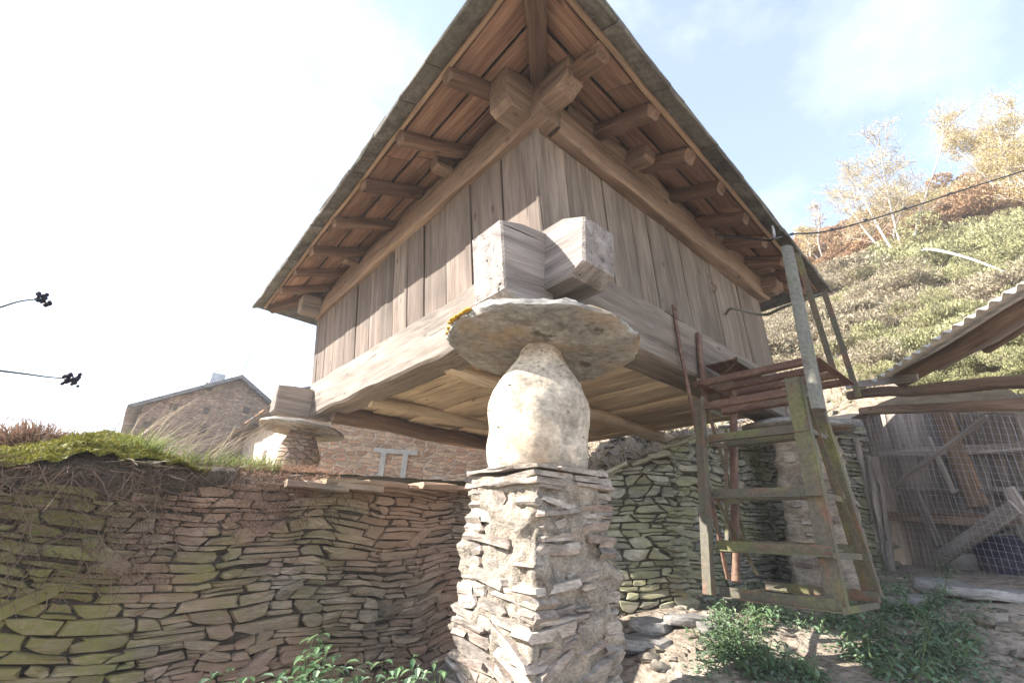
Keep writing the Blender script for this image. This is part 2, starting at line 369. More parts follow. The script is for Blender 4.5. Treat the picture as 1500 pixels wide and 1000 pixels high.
# ------------------------------------------------------------------ terrain
WLP, WLD = Vector((-.2, 4.7, 0)), Vector((.7071, .7071, 0)); WLN = Vector((.7071, -.7071, 0))
RW = [Vector(q) for q in ((.40, 5.50, 0), (1.95, 5.26, 0), (3.6, 6.5, 0), (5.4, 6.95, 0))]     # the right wall bends twice
def U_(u, v): return (on(u, v, WLP, WLN) - WLP).dot(WLD)
UE, UH, UT, UR, UW = U_(0, 690), U_(150, 672), U_(207, 665), U_(285, 697), U_(440, 705)
SA, SB = math.sin(rad(48)), math.cos(rad(48))
def sm(a, b, x):
    t = min(1, max(0, (x - a) / (b - a))); return t * t * (3 - 2 * t)
def softp(x, k=1.): return x if x > 20 * k else math.log1p(math.exp(x / k)) * k
def yard_z(x, y):
    g = float(np.interp(x, [-3, -.9, -.2, 1.7, 3.4, 5.3, 9], [.05, .12, .36, .90, 1.0, 1.3, 1.7]))
    z = g * (.35 + .65 * sm(1.5, 4.8, y))
    return z + .03 * fbm(x * 1.2, y * 1.2, 3) + .014 * fbm(x * 5, y * 5, 1)
def terr_z(x, y):
    s = x * SA + y * SB; t = -x * SB + y * SA
    z = 2.03 + .45 * softp(s - 5.8, .4) + .325 * softp(s - 9.5, .8)
    far = s - 30 + 2.2 * fbm(t * .07, 2.2) + .4 * max(0, -t)
    if far > -3: z -= .95 * softp(far, .8)
    d = -(Vector((x, y, 0)) - WLP).dot(WLN)
    z += .12 * fbm(x * .7, y * .7, 5) * sm(-1, 6, d if x < 1 else 9) + .35 * sm(10, 22, s) * fbm(x * .35, y * .35, 8) * 2
    d = -(Vector((x, y, 0)) - WLP).dot(WLN); u = (Vector((x, y, 0)) - WLP).dot(WLD)
    if d < 9: z += (1 - sm(2.5, 9, d)) * (float(np.interp(u, [UE, UR, UW, 0], [1.72, 1.80, 1.87, 1.98])) - 2.03)    # the terrace drops to the wall top
    if d < 1.5: z += sm(.08, .4, d) * (1 - sm(.6, 1.5, d)) * (.15 * math.exp(-((u - UH) / .34) ** 2) - .03 * sm(UH, UH - .4, u)) * (1 + .4 * fbm(x * 2, y * 2, 2))
    if d < 3: z -= .75 * gap(x, y) * (1 - sm(.3, 2.2, d)) * (1 - sm(.3, 2.2, -dr(x, y)) if x > .4 else 1)
    return z
def grid(xs, ys, zf, keep):
    V = []; idx = {}; F = []
    for i, x in enumerate(xs):
        for j, y in enumerate(ys): V.append((x, y, zf(x, y)))
    n = len(ys)
    for i in range(len(xs) - 1):
        for j in range(n - 1):
            if keep((xs[i] + xs[i + 1]) / 2, (ys[j] + ys[j + 1]) / 2): F.append([i * n + j, (i + 1) * n + j, (i + 1) * n + j + 1, i * n + j + 1])
    return V, F
def gap(x, y):                                                        # the way through between the two walls, behind the pillar
    u = (x - WLP.x) * WLD.x + (y - WLP.y) * WLD.y
    return sm(.05, .3, u) * (1 - sm(1.5, 2.4, x))
def dl(x, y): return (x - WLP.x) * WLN.x + (y - WLP.y) * WLN.y         # >0 : yard side
def dr(x, y):
    if x < RW[0].x: return 9.
    return float(np.interp(x, [q.x for q in RW] + [60], [q.y for q in RW] + [16.])) - y
def ax(lo, a, b, hi, st, k=1.35):
    o = list(np.arange(a, b + 1e-6, st)); d = st; x = b
    while x < hi: d *= k; x += d; o.append(x)
    d = st; x = a
    while x > lo: d *= k; x -= d; o.insert(0, x)
    return o
V, F = grid(ax(-60, -5, 9, 60, .14), ax(-60, 1, 9, 12, .14), yard_z, lambda x, y: dl(x, y) > -.35 and dr(x, y) > -.35)
struct(mesh('ground', V, F, M_yard, smooth=True))
V, F = grid(ax(-700, -5, 8, 8, .2, 1.25) + list(np.arange(8.7, 38, .6)) + [45, 60, 90, 150, 300, 800], ax(-700, -1, 11, 11, .2, 1.25) + list(np.arange(11.6, 38, .6)) + [45, 60, 90, 150, 300, 800], lambda x, y: terr_z(x, y) if abs(x) < 120 and abs(y) < 120 else min(terr_z(x, y), 3),
            lambda x, y: dl(x, y) < -.12 or dr(x, y) < -.12)
struct(mesh('hillside', V, F, M_terr, smooth=True))

# ------------------------------------------------------------------ rubble walls
def stone_geo(poly, P0, U, Vv, N, proud, bulge, back, rng):
    n = len(poly); cu = sum(p[0] for p in poly) / n; cv = sum(p[1] for p in poly) / n
    tu, tv = rng.normal(0, .05), rng.normal(0, .10)
    def pt(u, v, d): return P0 + U * u + Vv * v + N * d
    V = []
    for u, v in poly: V.append(pt(cu + (u - cu) * .96, cv + (v - cv) * .96, -back))
    for u, v in poly: V.append(pt(u, v, proud - .012 + rng.normal(0, .004)))
    for u, v in poly:
        s = .90 + rng.normal(0, .035)
        V.append(pt(cu + (u - cu) * s, cv + (v - cv) * s, proud + bulge + (u - cu) * tu + (v - cv) * tv + rng.normal(0, .004)))
    V.append(pt(cu, cv, proud + bulge * 1.25))
    F = []
    for j in range(n):
        k = (j + 1) % n
        F += [[j, k, n + k, n + j], [n + j, n + k, 2 * n + k, 2 * n + j], [2 * n + j, 2 * n + k, 3 * n]]
    c = pt(cu, cv, 0)
    return [v - c for v in V], F, c
def rubble_polys(u0, u1, top, bot, tr, wr, gap, rng, tilt=.0, wob=.03):
    out = []; v = min(bot(u0), bot(u1)) - .05; k = 0
    vmax = max(top(u0 + (u1 - u0) * i / 8) for i in range(9))
    off = rng.uniform(0, 50)
    def curve(vv, u): return vv + tilt * (u - u0) + wob * (fbm(u * .9, vv * .6 + off) * 2 + .55 * fbm(u * 3.1, vv * 2.4 + off))
    while v < vmax + .3:
        t = float(np.exp(rng.uniform(math.log(tr[0]), math.log(tr[1])))); u = u0 - rng.uniform(0, .2); sh = rng.normal(0, .5) * t
        while u < u1:
            w = float(np.exp(rng.uniform(math.log(wr[0]), math.log(wr[1])))) * (.7 + .6 * t / tr[1]); ue = u + w; sh2 = rng.normal(0, .55) * t
            subs = [(0, 1)]
            if t > tr[0] * 1.7 and rng.random() < .38: m = rng.uniform(.3, .7); subs = [(0, m), (m, 1)]
            for a, b in subs:
                lo = [curve(v + t * a, x) for x in (u, (u + ue) / 2, ue)]; hi = [curve(v + t * b, x) for x in (u, (u + ue) / 2, ue)]
                h = hi[1] - lo[1]; g = gap * .5
                if h < .02: continue
                mv = lo[1] + h / 2; mu = (u + ue) / 2
                if mv + h * .35 > top(mu) or mv < bot(mu): continue
                j = lambda s: rng.normal(0, s)
                c = min(.30 * h, .2 * w); kl, kr = (rng.uniform(1.2, 2.4) if rng.random() < .28 else rng.uniform(.05, .7) for _ in (0, 1))
                sa, sb = sh * (a - .5), sh * (b - .5); ta, tb = sh2 * (a - .5), sh2 * (b - .5)
                P = [(u + g + c * kl * rng.uniform(.2, 1) + sa, lo[0] + g + abs(j(.07)) * h), (mu + j(.15) * w, lo[1] + g + j(.04) * h), (ue - g - c * kr * rng.uniform(.2, 1) + ta, lo[2] + g + abs(j(.07)) * h),
                     (ue - g + j(.006) + (ta + tb) * .5, lo[2] + h * rng.uniform(.3, .7)), (ue - g - c * kr * rng.uniform(.2, 1) + tb, hi[2] - g - abs(j(.08)) * h), (mu + j(.15) * w, hi[1] - g + j(.05) * h),
                     (u + g + c * kl * rng.uniform(.2, 1) + sb, hi[0] - g - abs(j(.08)) * h), (u + g + j(.006) + (sa + sb) * .5, lo[0] + h * rng.uniform(.3, .7))]
                out.append(P)
            u = ue; sh = sh2
        v += t
    return out
def rubble(parent, P0, U, Vv, N, polys, mat, rng, proud=(0, .04), bulge=(.01, .03), back=.1, limit=300, slope=None, skipbig=1.):
    S = []
    for P in polys:
        pr = rng.uniform(*proud); V, F, c = stone_geo(P, P0, U, Vv, N, pr, rng.uniform(*bulge), back, rng)
        x, y = pix(c); d = (c - C0).length
        w = max(p[0] for p in P) - min(p[0] for p in P); h = max(p[1] for p in P) - min(p[1] for p in P)
        S.append(((w * h / d / d) if (-40 < x < 1540 and -40 < y < 1040) else 0, V, F, c))
    S.sort(key=lambda s: -s[0]); rest = MB()
    for i, (s, V, F, c) in enumerate(S):
        if s > 0 and i < limit: mesh('stone', V, F, mat, parent, Matrix.Translation(c), ang=18)
        else: rest.add([v + c for v in V], F)
    if rest.V: stuff(rest.build('small_stones', mat, parent, ang=18))
    return len(S)
def big_stones(parent, P0, U, Vv, N, ur, vr, n, mat, rng):
    for i in range(n):                                               # bigger slabs set askew in the courses
        cu, cv = rng.uniform(*ur), rng.uniform(*vr); w = rng.uniform(.14, .30); h = w * rng.uniform(.22, .42); a = rng.normal(.12, .32); k = rng.uniform(-.3, .3)
        P = []
        for x, y in ((-.5, -.4), (0, -.5), (.42, -.5), (.5, .05), (.4, .45), (-.05, .5), (-.45, .48), (-.55, .0)):
            x = x * w * rng.uniform(.85, 1.1) + k * y * h; y = y * h * rng.uniform(.8, 1.1)
            P.append((cu + x * math.cos(a) - y * math.sin(a), cv + x * math.sin(a) + y * math.cos(a)))
        V, F, c = stone_geo(P, P0, U, Vv, N, rng.uniform(.035, .05), rng.uniform(.003, .008), .1, rng); mesh('stone', V, F, mat, parent, Matrix.Translation(c), ang=18)
rng = np.random.default_rng(5)
# left wall: a retaining wall running away to the right behind the near pillar
UL0 = -6.3
LP0 = WLP + WLD * UL0
def ltop(u): return float(np.interp(u + UL0, [UE, UR, UW, U_(690, 715), .06, .22, .6], [on(0, 692, WLP, WLN).z, on(285, 702, WLP, WLN).z, on(440, 708, WLP, WLN).z, on(690, 714, WLP, WLN).z, 1.95, 1.45, 1.0])) + .03 * fbm(u * 2, 4.4)
t = thing('stone_wall', 'long shaded dry stone wall with moss on its crest, left of the near pillar', 'wall', LP0)
rubble(t, LP0, WLD, ZV, WLN, rubble_polys(1.5, 6.85, ltop, lambda u: -.15, (.026, .098), (.08, .36), .002, rng, .004, .045), M_wall_l, rng, (0, .038), (.001, .008), limit=275)
big_stones(t, LP0, WLD, ZV, WLN, (2.6, 6.0), (.35, 1.5), 12, M_wall_l, rng)
mb = MB()
for i in range(30):                                                  # earth core, a slab with depth
    pass
us = [6.75 * i / 30 for i in range(31)]; V = []; F = []
for u in us:
    a = LP0 + WLD * u; tz = ltop(u) - .05
    V += [a + WLN * -.006 + ZV * -.3, a + WLN * -.006 + ZV * tz, a + WLN * -.4 + ZV * tz, a + WLN * -.4 + ZV * -.3]
for i in range(30):
    for j in range(4): k = (j + 1) % 4; F.append([i * 4 + j, i * 4 + k, (i + 1) * 4 + k, (i + 1) * 4 + j][::-1])
F += [[0, 1, 2, 3], [123, 122, 121, 120]]
mesh('wall_core', [v - LP0 for v in V], F, M_core, t, Matrix.Translation(LP0))
for i in range(24):                                                  # flat coping slates on the open stretch of the top
    u = 6.3 + UW - .1 + i * .10 + rng.uniform(-.04, .04)
    if u > 6.2: continue
    w = rng.uniform(.2, .42); th = rng.uniform(.02, .045)
    p = LP0 + WLD * u + ZV * (ltop(u) - .012 + (i % 3) * .014) + WLN * rng.uniform(-.02, .06)
    V, F = extr(w, rect(.34, th, .01), 3, .02, i * 2.2)
    d = (WLD + WLN * rng.normal(0, .12) + ZV * rng.normal(.0, .03)).normalized()
    Mx, _ = frame(p, p + d, -WLN); mesh('coping_slate', V, F, M_wall_l, t, Mx, ang=40)
# right wall
WRP = RW[0]
t = thing('stone_wall', 'greenish dry stone wall with a sloping top behind the metal stair', 'wall', WRP)
def rtopx(x): return float(np.interp(x, [.4, 1.15, 2.2, 3.6, 5.4], [2.08, 2.18, 2.62, 2.85, 3.2]))
for k, lim in ((0, 95), (1, 120), (2, 70)):
    A_, B_ = RW[k], RW[k + 1]; D_ = (B_ - A_).normalized(); N_ = Vector((D_.y, -D_.x, 0)); Ln = (B_ - A_).length
    rt = lambda u: rtopx(A_.x + D_.x * u) + .05 * fbm((A_.x + u) * 2.2, 7.7)
    rubble(t, A_, D_, ZV, N_, rubble_polys(-.25 if k == 0 else -.02, Ln + .03, rt, lambda u: yard_z(A_.x + D_.x * u, A_.y + D_.y * u) - .2, (.035, .135), (.09, .34), .006, rng, 0, .04), M_wall_r, rng, (0, .05), (.005, .02), limit=lim)
    V = []; F = []
    for i in range(11):
        u = (-.35 if k == 0 else -.05) + (Ln + .1 + (.3 if k == 0 else 0)) * i / 10; a = A_ + D_ * u; tz = rt(u) - .06
        V += [a - N_ * .008 + ZV * .1, a - N_ * .008 + ZV * tz, a - N_ * .45 + ZV * tz, a - N_ * .45 + ZV * .1]
    for i in range(10):
        for j in range(4): m_ = (j + 1) % 4; F.append([i * 4 + j, i * 4 + m_, (i + 1) * 4 + m_, (i + 1) * 4 + j][::-1])
    F += [[0, 1, 2, 3], [43, 42, 41, 40]]
    mesh('wall_core', [v - A_ for v in V], F, M_core, t, Matrix.Translation(A_))
    for i in range(int(Ln / .11)):
        u = i * .11 + rng.uniform(-.04, .04); p = A_ + D_ * u + ZV * (rt(u) + (i % 2) * .025) + N_ * rng.uniform(-.1, .03)
        V, F = extr(rng.uniform(.12, .3), rect(.28, rng.uniform(.02, .05), .008), 3, .018, i * 1.7 + k)
        Mx, _ = frame(p, p + D_ + ZV * rng.normal(.3, .12), -N_); mesh('coping_slate', V, F, M_wall_r, t, Mx, ang=40)

# ------------------------------------------------------------------ pillars
def lathe(prof, n, jit, seed, sx=1., dirx=LV):
    V = []; F = []; diry = ZV.cross(dirx)
    for i, (r, z) in enumerate(prof):
        for j in range(n):
            a = 2 * math.pi * j / n; q = r * (1 + jit * fbm(math.cos(a) * 1.6 + seed, math.sin(a) * 1.6, z * 2.2, 4) * 1.6)
            V.append(dirx * (q * math.cos(a) * sx) + diry * (q * math.sin(a)) + ZV * (z + jit * .15 * fbm(math.cos(a) * 3, math.sin(a) * 3, seed + z)))
    for i in range(len(prof) - 1):
        for j in range(n): k = (j + 1) % n; F.append([i * n + j, i * n + k, (i + 1) * n + k, (i + 1) * n + j])
    F.append(list(range(n))[::-1]); F.append([(len(prof) - 1) * n + j for j in range(n)])
    return V, F
def slab_geo(rx, ry, th, seed, n=40, edge=.025):
    """a rough split slate disc with a flaky rim"""
    V = []; F = []
    rings = [(.0, -th / 2), (.45, -th / 2), (.8, -th / 2), (.95, -th * .46), (1.0, -th * .2), (.985, th * .15), (.93, th * .42), (.7, th / 2), (0, th / 2)]
    for i, (f, z) in enumerate(rings):
        if f == 0: V.append(Vector((0, 0, z))); continue
        for j in range(n):
            a = 2 * math.pi * j / n; q = f * (1 + .09 * fbm(math.cos(a) * 1.3 + seed, math.sin(a) * 1.3, 0, 2) + edge * fbm(j * 1.9, i * 3.1, seed) * (f > .9))
            V.append(Vector((rx * q * math.cos(a), ry * q * math.sin(a), z + .02 * fbm(math.cos(a) * f * 2.5, math.sin(a) * f * 2.5, seed + i * .1) + .006 * fbm(j * 2.7, i * 1.1, seed))))
    m = len(rings) - 2
    for j in range(n):
        k = (j + 1) % n; F.append([0, 1 + k, 1 + j])
        for i in range(m - 1): F.append([1 + i * n + j, 1 + i * n + k, 1 + (i + 1) * n + k, 1 + (i + 1) * n + j])
        F.append([1 + (m - 1) * n + j, 1 + (m - 1) * n + k, 1 + m * n])
    return V, F
PC = Vector((.235, 3.203, 0))
def pillar_core(parent, c, z0, z1, hw0, hw1, mat, seed, rough_=.035, sub=10, zs=26):
    V = []; F = []; n = sub * 4
    for i in range(zs + 1):
        z = z0 + (z1 - z0) * i / zs; h = hw0 + (hw1 - hw0) * ((z - z0) / (z1 - z0)) ** .6
        for s in range(4):
            for j in range(sub):
                q = -1 + 2 * j / sub; a, b = [(q, -1), (1, q), (-q, 1), (-1, -q)][s]
                d = 1 + rough_ / h * fbm(a * h * 7 + seed, b * h * 7, z * 7, 4) * 1.2
                V.append(LV * (a * h * d) + RV * (b * h * d) + ZV * z)
    for i in range(zs):
        for j in range(n): k = (j + 1) % n; F.append([i * n + j, i * n + k, (i + 1) * n + k, (i + 1) * n + j][::-1])
    F.append([zs * n + j for j in range(n)][::-1]); F.append(list(range(n)))
    return mesh('mortar_core', V, F, mat, parent, Matrix.Translation(Vector((c.x, c.y, 0))), smooth=True)
t = thing('stone_pillar', 'near pillar of rough flat stones and mortar under the granary corner, sunlit on its left side', 'pillar', PC, 'stone pillars carrying the granary')
pillar_core(t, PC, -.2, 1.84, .40, .325, M_mort, 1., .045, 26, 100)
rngp = np.random.default_rng(21)
for N, U in ((-RV, LV), (-LV, -RV), (RV, -LV), (LV, RV)):
    vis = N in (-RV, -LV)
    polys = []; z = -.1
    while z < 1.74:
        th = rngp.uniform(.018, .07); hw = .40 + (.325 - .40) * (max(0, z) / 1.84) ** .6; u = -hw - rngp.uniform(-.01, .05)
        while u < hw:
            w = rngp.uniform(.12, .5); e = min(u + w, hw + rngp.uniform(-.01, .05)); dens = .93 if z < 1.05 else .56
            if rngp.random() < dens and e - u > .07:
                c = min(.4 * th, .05); tl = rngp.normal(.10 if N == -RV else -.10, .06) * (2.4 if z < 1.0 else .8); J = lambda: rngp.normal(0, .006)
                mu = (u + e) / 2
                q = [(u + c, z + J()), (mu, z + J()), (e - c, z + J()), (e + J(), z + th * .5), (e - c, z + th + J()), (mu, z + th + J()), (u + c, z + th + J()), (u + J(), z + th * .5)]
                polys.append(([(a, b + tl * (a - mu)) for a, b in q], hw))
            u = e + .012
        z += th + rngp.uniform(.002, .016)
    for P, hw in polys:
        V, F, c = stone_geo(P, PC + N * (hw - .01), U, ZV, N, rngp.uniform(.002, .034), rngp.uniform(.002, .01), .14, rngp)
        if rngp.random() < .97: mesh('stone', V, F, M_pil, t, Matrix.Translation(c), ang=18)
for zz, hs, th in ((1.775, .335, .04), (1.815, .36, .035), (1.852, .35, .045), (1.892, .345, .03)):   # rough flat stones that close the shaft
    a = -hs
    while a < hs - .02:
        w = min(rngp.uniform(.16, .5), hs - a); e = rngp.uniform(-.03, .02)
        V, F = extr(hs * 2 + e, rect(w - .004, th, .009), 9, .028, zz * 9 + a)
        p = PC + LV * (-hs + rngp.uniform(-.02, .02)) + RV * (a + w / 2) + ZV * zz; Mx, _ = frame(p, p + LV + RV * rngp.normal(0, .02) + ZV * rngp.normal(0, .015), RV); mesh('stone', V, F, M_pil, t, Mx, ang=30); a += w
prof = [(.33, 0), (.345, .06), (.36, .18), (.37, .32), (.36, .45), (.335, .55), (.30, .64), (.245, .72), (.195, .79), (.16, .86), (.145, .95)]
V, F = lathe([(r_ * (1 + .02 * math.sin(z_ * 17)), z_) for r_, z_ in [(np.interp(q, [b_ for a_, b_ in prof], [a_ for a_, b_ in prof]), q) for q in np.linspace(0, .95, 34)]], 64, .05, 3.); mesh('plastered_neck', V, F, M_bulb, t, Matrix.Translation(PC + ZV * 1.9 + Vector((-.01, 0, 0))), smooth=True)
mb = MB()
for i in range(90):                                                  # little slate chips pressed in the plaster
    a = rngp.uniform(0, 6.28); k = rngp.uniform(.8, len(prof) - 1.6); i0 = int(k); f = k - i0
    r = prof[i0][0] * (1 - f) + prof[i0 + 1][0] * f; z = prof[i0][1] * (1 - f) + prof[i0 + 1][1] * f
    d = LV * math.cos(a) + ZV.cross(LV) * math.sin(a); q = r * (1 + .06 * fbm(math.cos(a) * 1.6 + 3, math.sin(a) * 1.6, z * 2.2, 4) * 1.6) + .001
    V, F = extr(.014, [(x * rngp.uniform(.5, 1.4), y * rngp.uniform(.5, 1.4)) for x, y in [(-.012, 0), (0, -.007), (.012, 0), (0, .007)]], 1)
    p = d * (q - .008) + ZV * z; Mx, _ = frame(p, p + d, ZV.cross(d) + ZV * rngp.normal(0, .4)); mb.add([Mx @ Vector(v) for v in V], F)
stuff(mb.build('plaster_chips', M_pil, t, Matrix.Translation(PC + ZV * 1.9 + Vector((-.01, 0, 0)))))
V, F = slab_geo(.71, .66, .105, 2., 120, .035)
SM = Matrix.Translation(Vector((.225, 3.2, 2.85))) @ Matrix.Rotation(rad(2.2), 4, 'Y') @ Matrix.Rotation(rad(-4), 4, 'X')
cap1 = link('cap_stone', None, None, SM); tag(cap1, 'big round slate slab with orange lichen on top of the near pillar', 'slab', 'round slabs on the pillars')
mesh('slab', V, F, M_cap, cap1, SM, ang=45)
mb = MB()
for i in range(38):                                                  # crust of orange lichen on the left rim
    a = rad(180 + rngp.normal(22, 9)); f = rngp.uniform(.93, 1.015)
    s = rngp.uniform(.012, .03); p = Vector((.72 * f * math.cos(a) * 1.0, .66 * f * math.sin(a), .012 + (1 - f) * .25 + rngp.normal(0, .004)))
    V, F = lathe([(s, -.004), (s * .9, .006), (s * .3, .01)], 7, 0, i); mb.add([p + v for v in V], F)
stuff(mb.build('lichen', M_lich, cap1, SM))
# right-hand pillar
PR = W(-.16, 4.52, 0)
t = thing('stone_pillar', 'plastered square pillar standing behind the metal stair', 'pillar', PR + ZV * .9, 'stone pillars carrying the granary')
M_plr = stone('patchy plaster', [(.40, .34, .265), (.44, .37, .29)], .05, sc=(4, 4, 9), bump=.03, kind='Position', rust=((.22, .17, .13), 3.5, .50, .85))
pillar_core(t, PR, .75, 2.86, .35, .29, M_plr, 8., .035, 10, 40)
for i in range(34):
    N, U = ((-RV, LV), (-LV, -RV))[i % 2]; z = rngp.uniform(1.0, 2.75); hw = .345 - .055 * (z - .75) / 2.1; w = rngp.uniform(.1, .28); u = rngp.uniform(-hw, hw - w); th = rngp.uniform(.03, .08); c = .015
    P = [(u + c, z), (u + w / 2, z - .006), (u + w - c, z), (u + w, z + th / 2), (u + w - c, z + th), (u + w / 2, z + th + .006), (u + c, z + th), (u, z + th / 2)]
    V, F, c = stone_geo(P, PR + N * hw, U, ZV, N, rngp.uniform(.0, .022), .006, .1, rngp); mesh('stone', V, F, M_pil, t, Matrix.Translation(c), ang=18)
V, F = slab_geo(.64, .5, .09, 6.); Mx = Matrix.Translation(W(-.08, 4.5, 2.96)) @ Matrix.Rotation(rad(-25), 4, 'Z') @ Matrix.Rotation(rad(2), 4, 'Y')
tag(mesh('cap_stone', V, F, M_cap, None, Mx, ang=45), 'flat rounded slate slab on the plastered pillar behind the stair', 'slab', 'round slabs on the pillars')
# left pillar on the terrace
PL = W(5.42, .0, 2.05)
t = thing('stone_pillar', 'short bulging stone pillar on the terrace under the far left corner of the granary', 'pillar', PL, 'stone pillars carrying the granary')
V, F = lathe([(.27, -.4), (.27, .1), (.29, .25), (.31, .42), (.27, .58), (.2, .72), (.18, .78)], 24, .12, 9.); mesh('shaft', V, F, M_house, t, Matrix.Translation(PL), ang=60)
V, F = slab_geo(.66, .6, .08, 11.); Mx = Matrix.Translation(W(5.42, -.02, 2.87)) @ Matrix.Rotation(rad(50), 4, 'Z') @ Matrix.Rotation(rad(3), 4, 'Y')
tag(mesh('cap_stone', V, F, M_cap, None, Mx, ang=45), 'thin slate slab on the short pillar at the far left corner', 'slab', 'round slabs on the pillars')

# ------------------------------------------------------------------ the granary
gr = thing('granary', 'old raised wooden granary with broad slate eaves standing on stone pillars', 'granary', W(0, 0, Z0))
# sills (cross at the near corner and run past it)
ZM, HS = (Z0 + Z1) / 2, Z1 - Z0
beam('sill_beam', W(.0, .2, ZM), W(GA + .06, .2, ZM), .40, HS, M_sill, gr, RV, 18, .018, .03)
beam('sill_beam', W(.2, .402, ZM + .004), W(.2, GB, ZM + .004), .40, HS - .01, M_sill, gr, LV, 16, .018, .03)
beam('sill_beam', W(GA - .2, .41, ZM - .1), W(GA - .2, GB, ZM - .1), .4, .4, M_raft, gr, LV, 8, .02, .06)
beam('sill_beam', W(.42, GB - .2, ZM), W(GA - .42, GB - .2, ZM), .38, .40, M_floor, gr, RV, 10, .02, .05)
def hewn(name, p0, p1, w, h, mat, wd_, top=0., cut=0., seed=0.):      # beam end with a chopped foot: pentagonal side outline
    x = (p1 - p0); Mx, L = frame(p0, p1, wd_)
    out = [(0, -h / 2), (L - cut, -h / 2), (L, -h / 2 + cut * .6), (L, h / 2 - top), (L * .55, h / 2), (0, h / 2)]
    V = []; F = []; n = len(out); ws = [-.5, -.46, .46, .5]
    for k, s in enumerate(ws):
        e = 1 if k in (1, 2) else .965
        for j, (a, b) in enumerate(out): V.append((a * (e if a > 0 else 1) + .012 * fbm(a * 4, b * 4, seed + k), s * w + .01 * fbm(a * 5, b * 5, seed + 7), b * e + .012 * fbm(a * 4, s * 3, seed + 3)))
    for k in range(3):
        for j in range(n): m_ = (j + 1) % n; F.append([k * n + j, k * n + m_, (k + 1) * n + m_, (k + 1) * n + j])
    F.append(list(range(n))[::-1]); F.append([3 * n + j for j in range(n)])
    return mesh(name, V, F, mat, gr, Mx, ang=25)
hewn('beam_end', W(.11, .0, ZM - .02), W(.11, -.46, ZM - .09), .36, .64, M_stub, -LV, .05, .10, 1.)
hewn('beam_end', W(-.0, .11, ZM + .06), W(-.47, .11, ZM + .05), .34, .54, M_stub, RV, .10, .12, 5.)
hewn('beam_end', W(GA - .05, .0, 3.30), W(GA - .05, -.52, 3.28), .30, .44, M_shedd, -LV, .02, .05, 9.)
hewn('beam_end', W(.15, GB, 3.30), W(.15, GB + .4, 3.3), .30, .44, M_sill, LV, .02, .05, 12.)
# floor planks along the left face, joists across
r = .42; i = 0
while r < GB - .3:
    w = random.uniform(.26, .46); z = Z0 + .13 + random.uniform(-.015, .02)
    beam('floor_plank', W(.3, r + w / 2, z), W(GA - .3, r + w / 2, z + random.uniform(-.01, .02)), w - .012, .05, M_floor, gr, RV, 14, .014, .012); r += w
log('joist', W(1.75, .3, Z0 + .03), W(1.92, GB + .30, Z0 - .0), .085, M_floor, gr, 14, .03, 12, 1.1)
log('joist', W(3.7, .3, Z0 + .03), W(3.65, GB - .3, Z0 + .02), .08, M_floor, gr, 12, .03)
log('joist', W(GA - .75, .2, Z0 + .0), W(GA - .8, GB + .05, Z0 - .04), .13, M_raft, gr, 14, .03, 12)
log('joist', W(GA - 1.0, GB - .9, Z0 - .1), W(GA - .6, GB + .1, Z0 - .12), .15, M_raft, gr, 5, .03, 10)
# wall boards
def wallrun(edges, pt, wd_, mat, lname, skipi=()):
    for k in range(len(edges) - 1):
        a, b = edges[k], edges[k + 1]; m_ = (a + b) / 2; j = random.uniform(-.012, .012)
        beam(lname[k] if isinstance(lname, dict) and k in lname else 'wall_board', pt(m_, Z1 - .06, j), pt(m_ + random.uniform(-.008, .008), Z2 + .10, j), b - a - random.uniform(.010, .020), .04, mat, gr, wd_, 6, .004, .005)
ed = [0.02]
while ed[-1] < GA - .35: ed.append(ed[-1] + random.uniform(.33, .50))
ed.append(GA - .02)
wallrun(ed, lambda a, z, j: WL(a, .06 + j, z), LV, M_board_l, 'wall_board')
er = [.03, .42, .78, .98, 1.42, 1.72, 2.12, 2.38, 2.70, 3.12, 3.42, 3.86, 4.22, GB - .02]
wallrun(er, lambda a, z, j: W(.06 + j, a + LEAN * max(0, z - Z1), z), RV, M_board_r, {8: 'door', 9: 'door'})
for l, r_ in ((GA - .06, None), (None, GB - .06)):                  # the two far walls
    if r_ is None:
        for k in range(10): beam('wall_board', W(l, .25 + k * .44, Z1 - .06), W(l, .1 + k * .44, Z2 + .1), .43, .04, M_board_l, gr, RV, 2, .004, .005)
    else:
        for k in range(12): beam('wall_board', W(.25 + k * .44, r_, Z1 - .06), W(.25 + k * .44, r_ - .16, Z2 + .1), .43, .04, M_board_l, gr, LV, 2, .004, .005)
# door gap strip, latch
p = W(.03, 2.86, 4.42); tube('door_latch', path([p + RV * -.02 + ZV * .06 - LV * .03, p - LV * .06 + RV * .03 + ZV * .02, p - LV * .05 + RV * .02 - ZV * .06, p + RV * -.02 - ZV * .05 - LV * .03], 5), .008, M_rust, gr)
# top plates, logs above
ZP = Z2 + .165
beam('top_plate', W(-.12, -.075, ZP), W(GA + .1, -.075, ZP - .02), .26, .33, M_plate, gr, RV, 16, .016, .03)
beam('top_plate', W(.02, .062, ZP - .0), W(.02, GB - .1, ZP - .01), .24, .32, M_plate, gr, LV, 14, .018, .03)
log('plate_log', W(.1, -.04, ZP + .26), W(GA, -.04, ZP + .24), .13, M_plate, gr, 16, .04, 10, 1.)
log('plate_log', W(.05, .2, ZP + .26), W(.03, GB - .2, ZP + .24), .14, M_plate, gr, 16, .05, 10, 1.)
hewn('plate_end', W(.1, .0, ZP + .10), W(.1, -.50, ZP + .05), .24, .44, M_plate, -LV, .06, .06, 21.)
hewn('plate_end', W(.0, -.10, ZP + .20), W(-.46, -.10, ZP + .15), .20, .46, M_plate, RV, .02, .12, 25.)
hewn('plate_end', W(GA - .05, -.2, ZP - .02), W(GA - .05, -.5, ZP - .04), .24, .30, M_shedd, -LV, .02, .04, 29.)
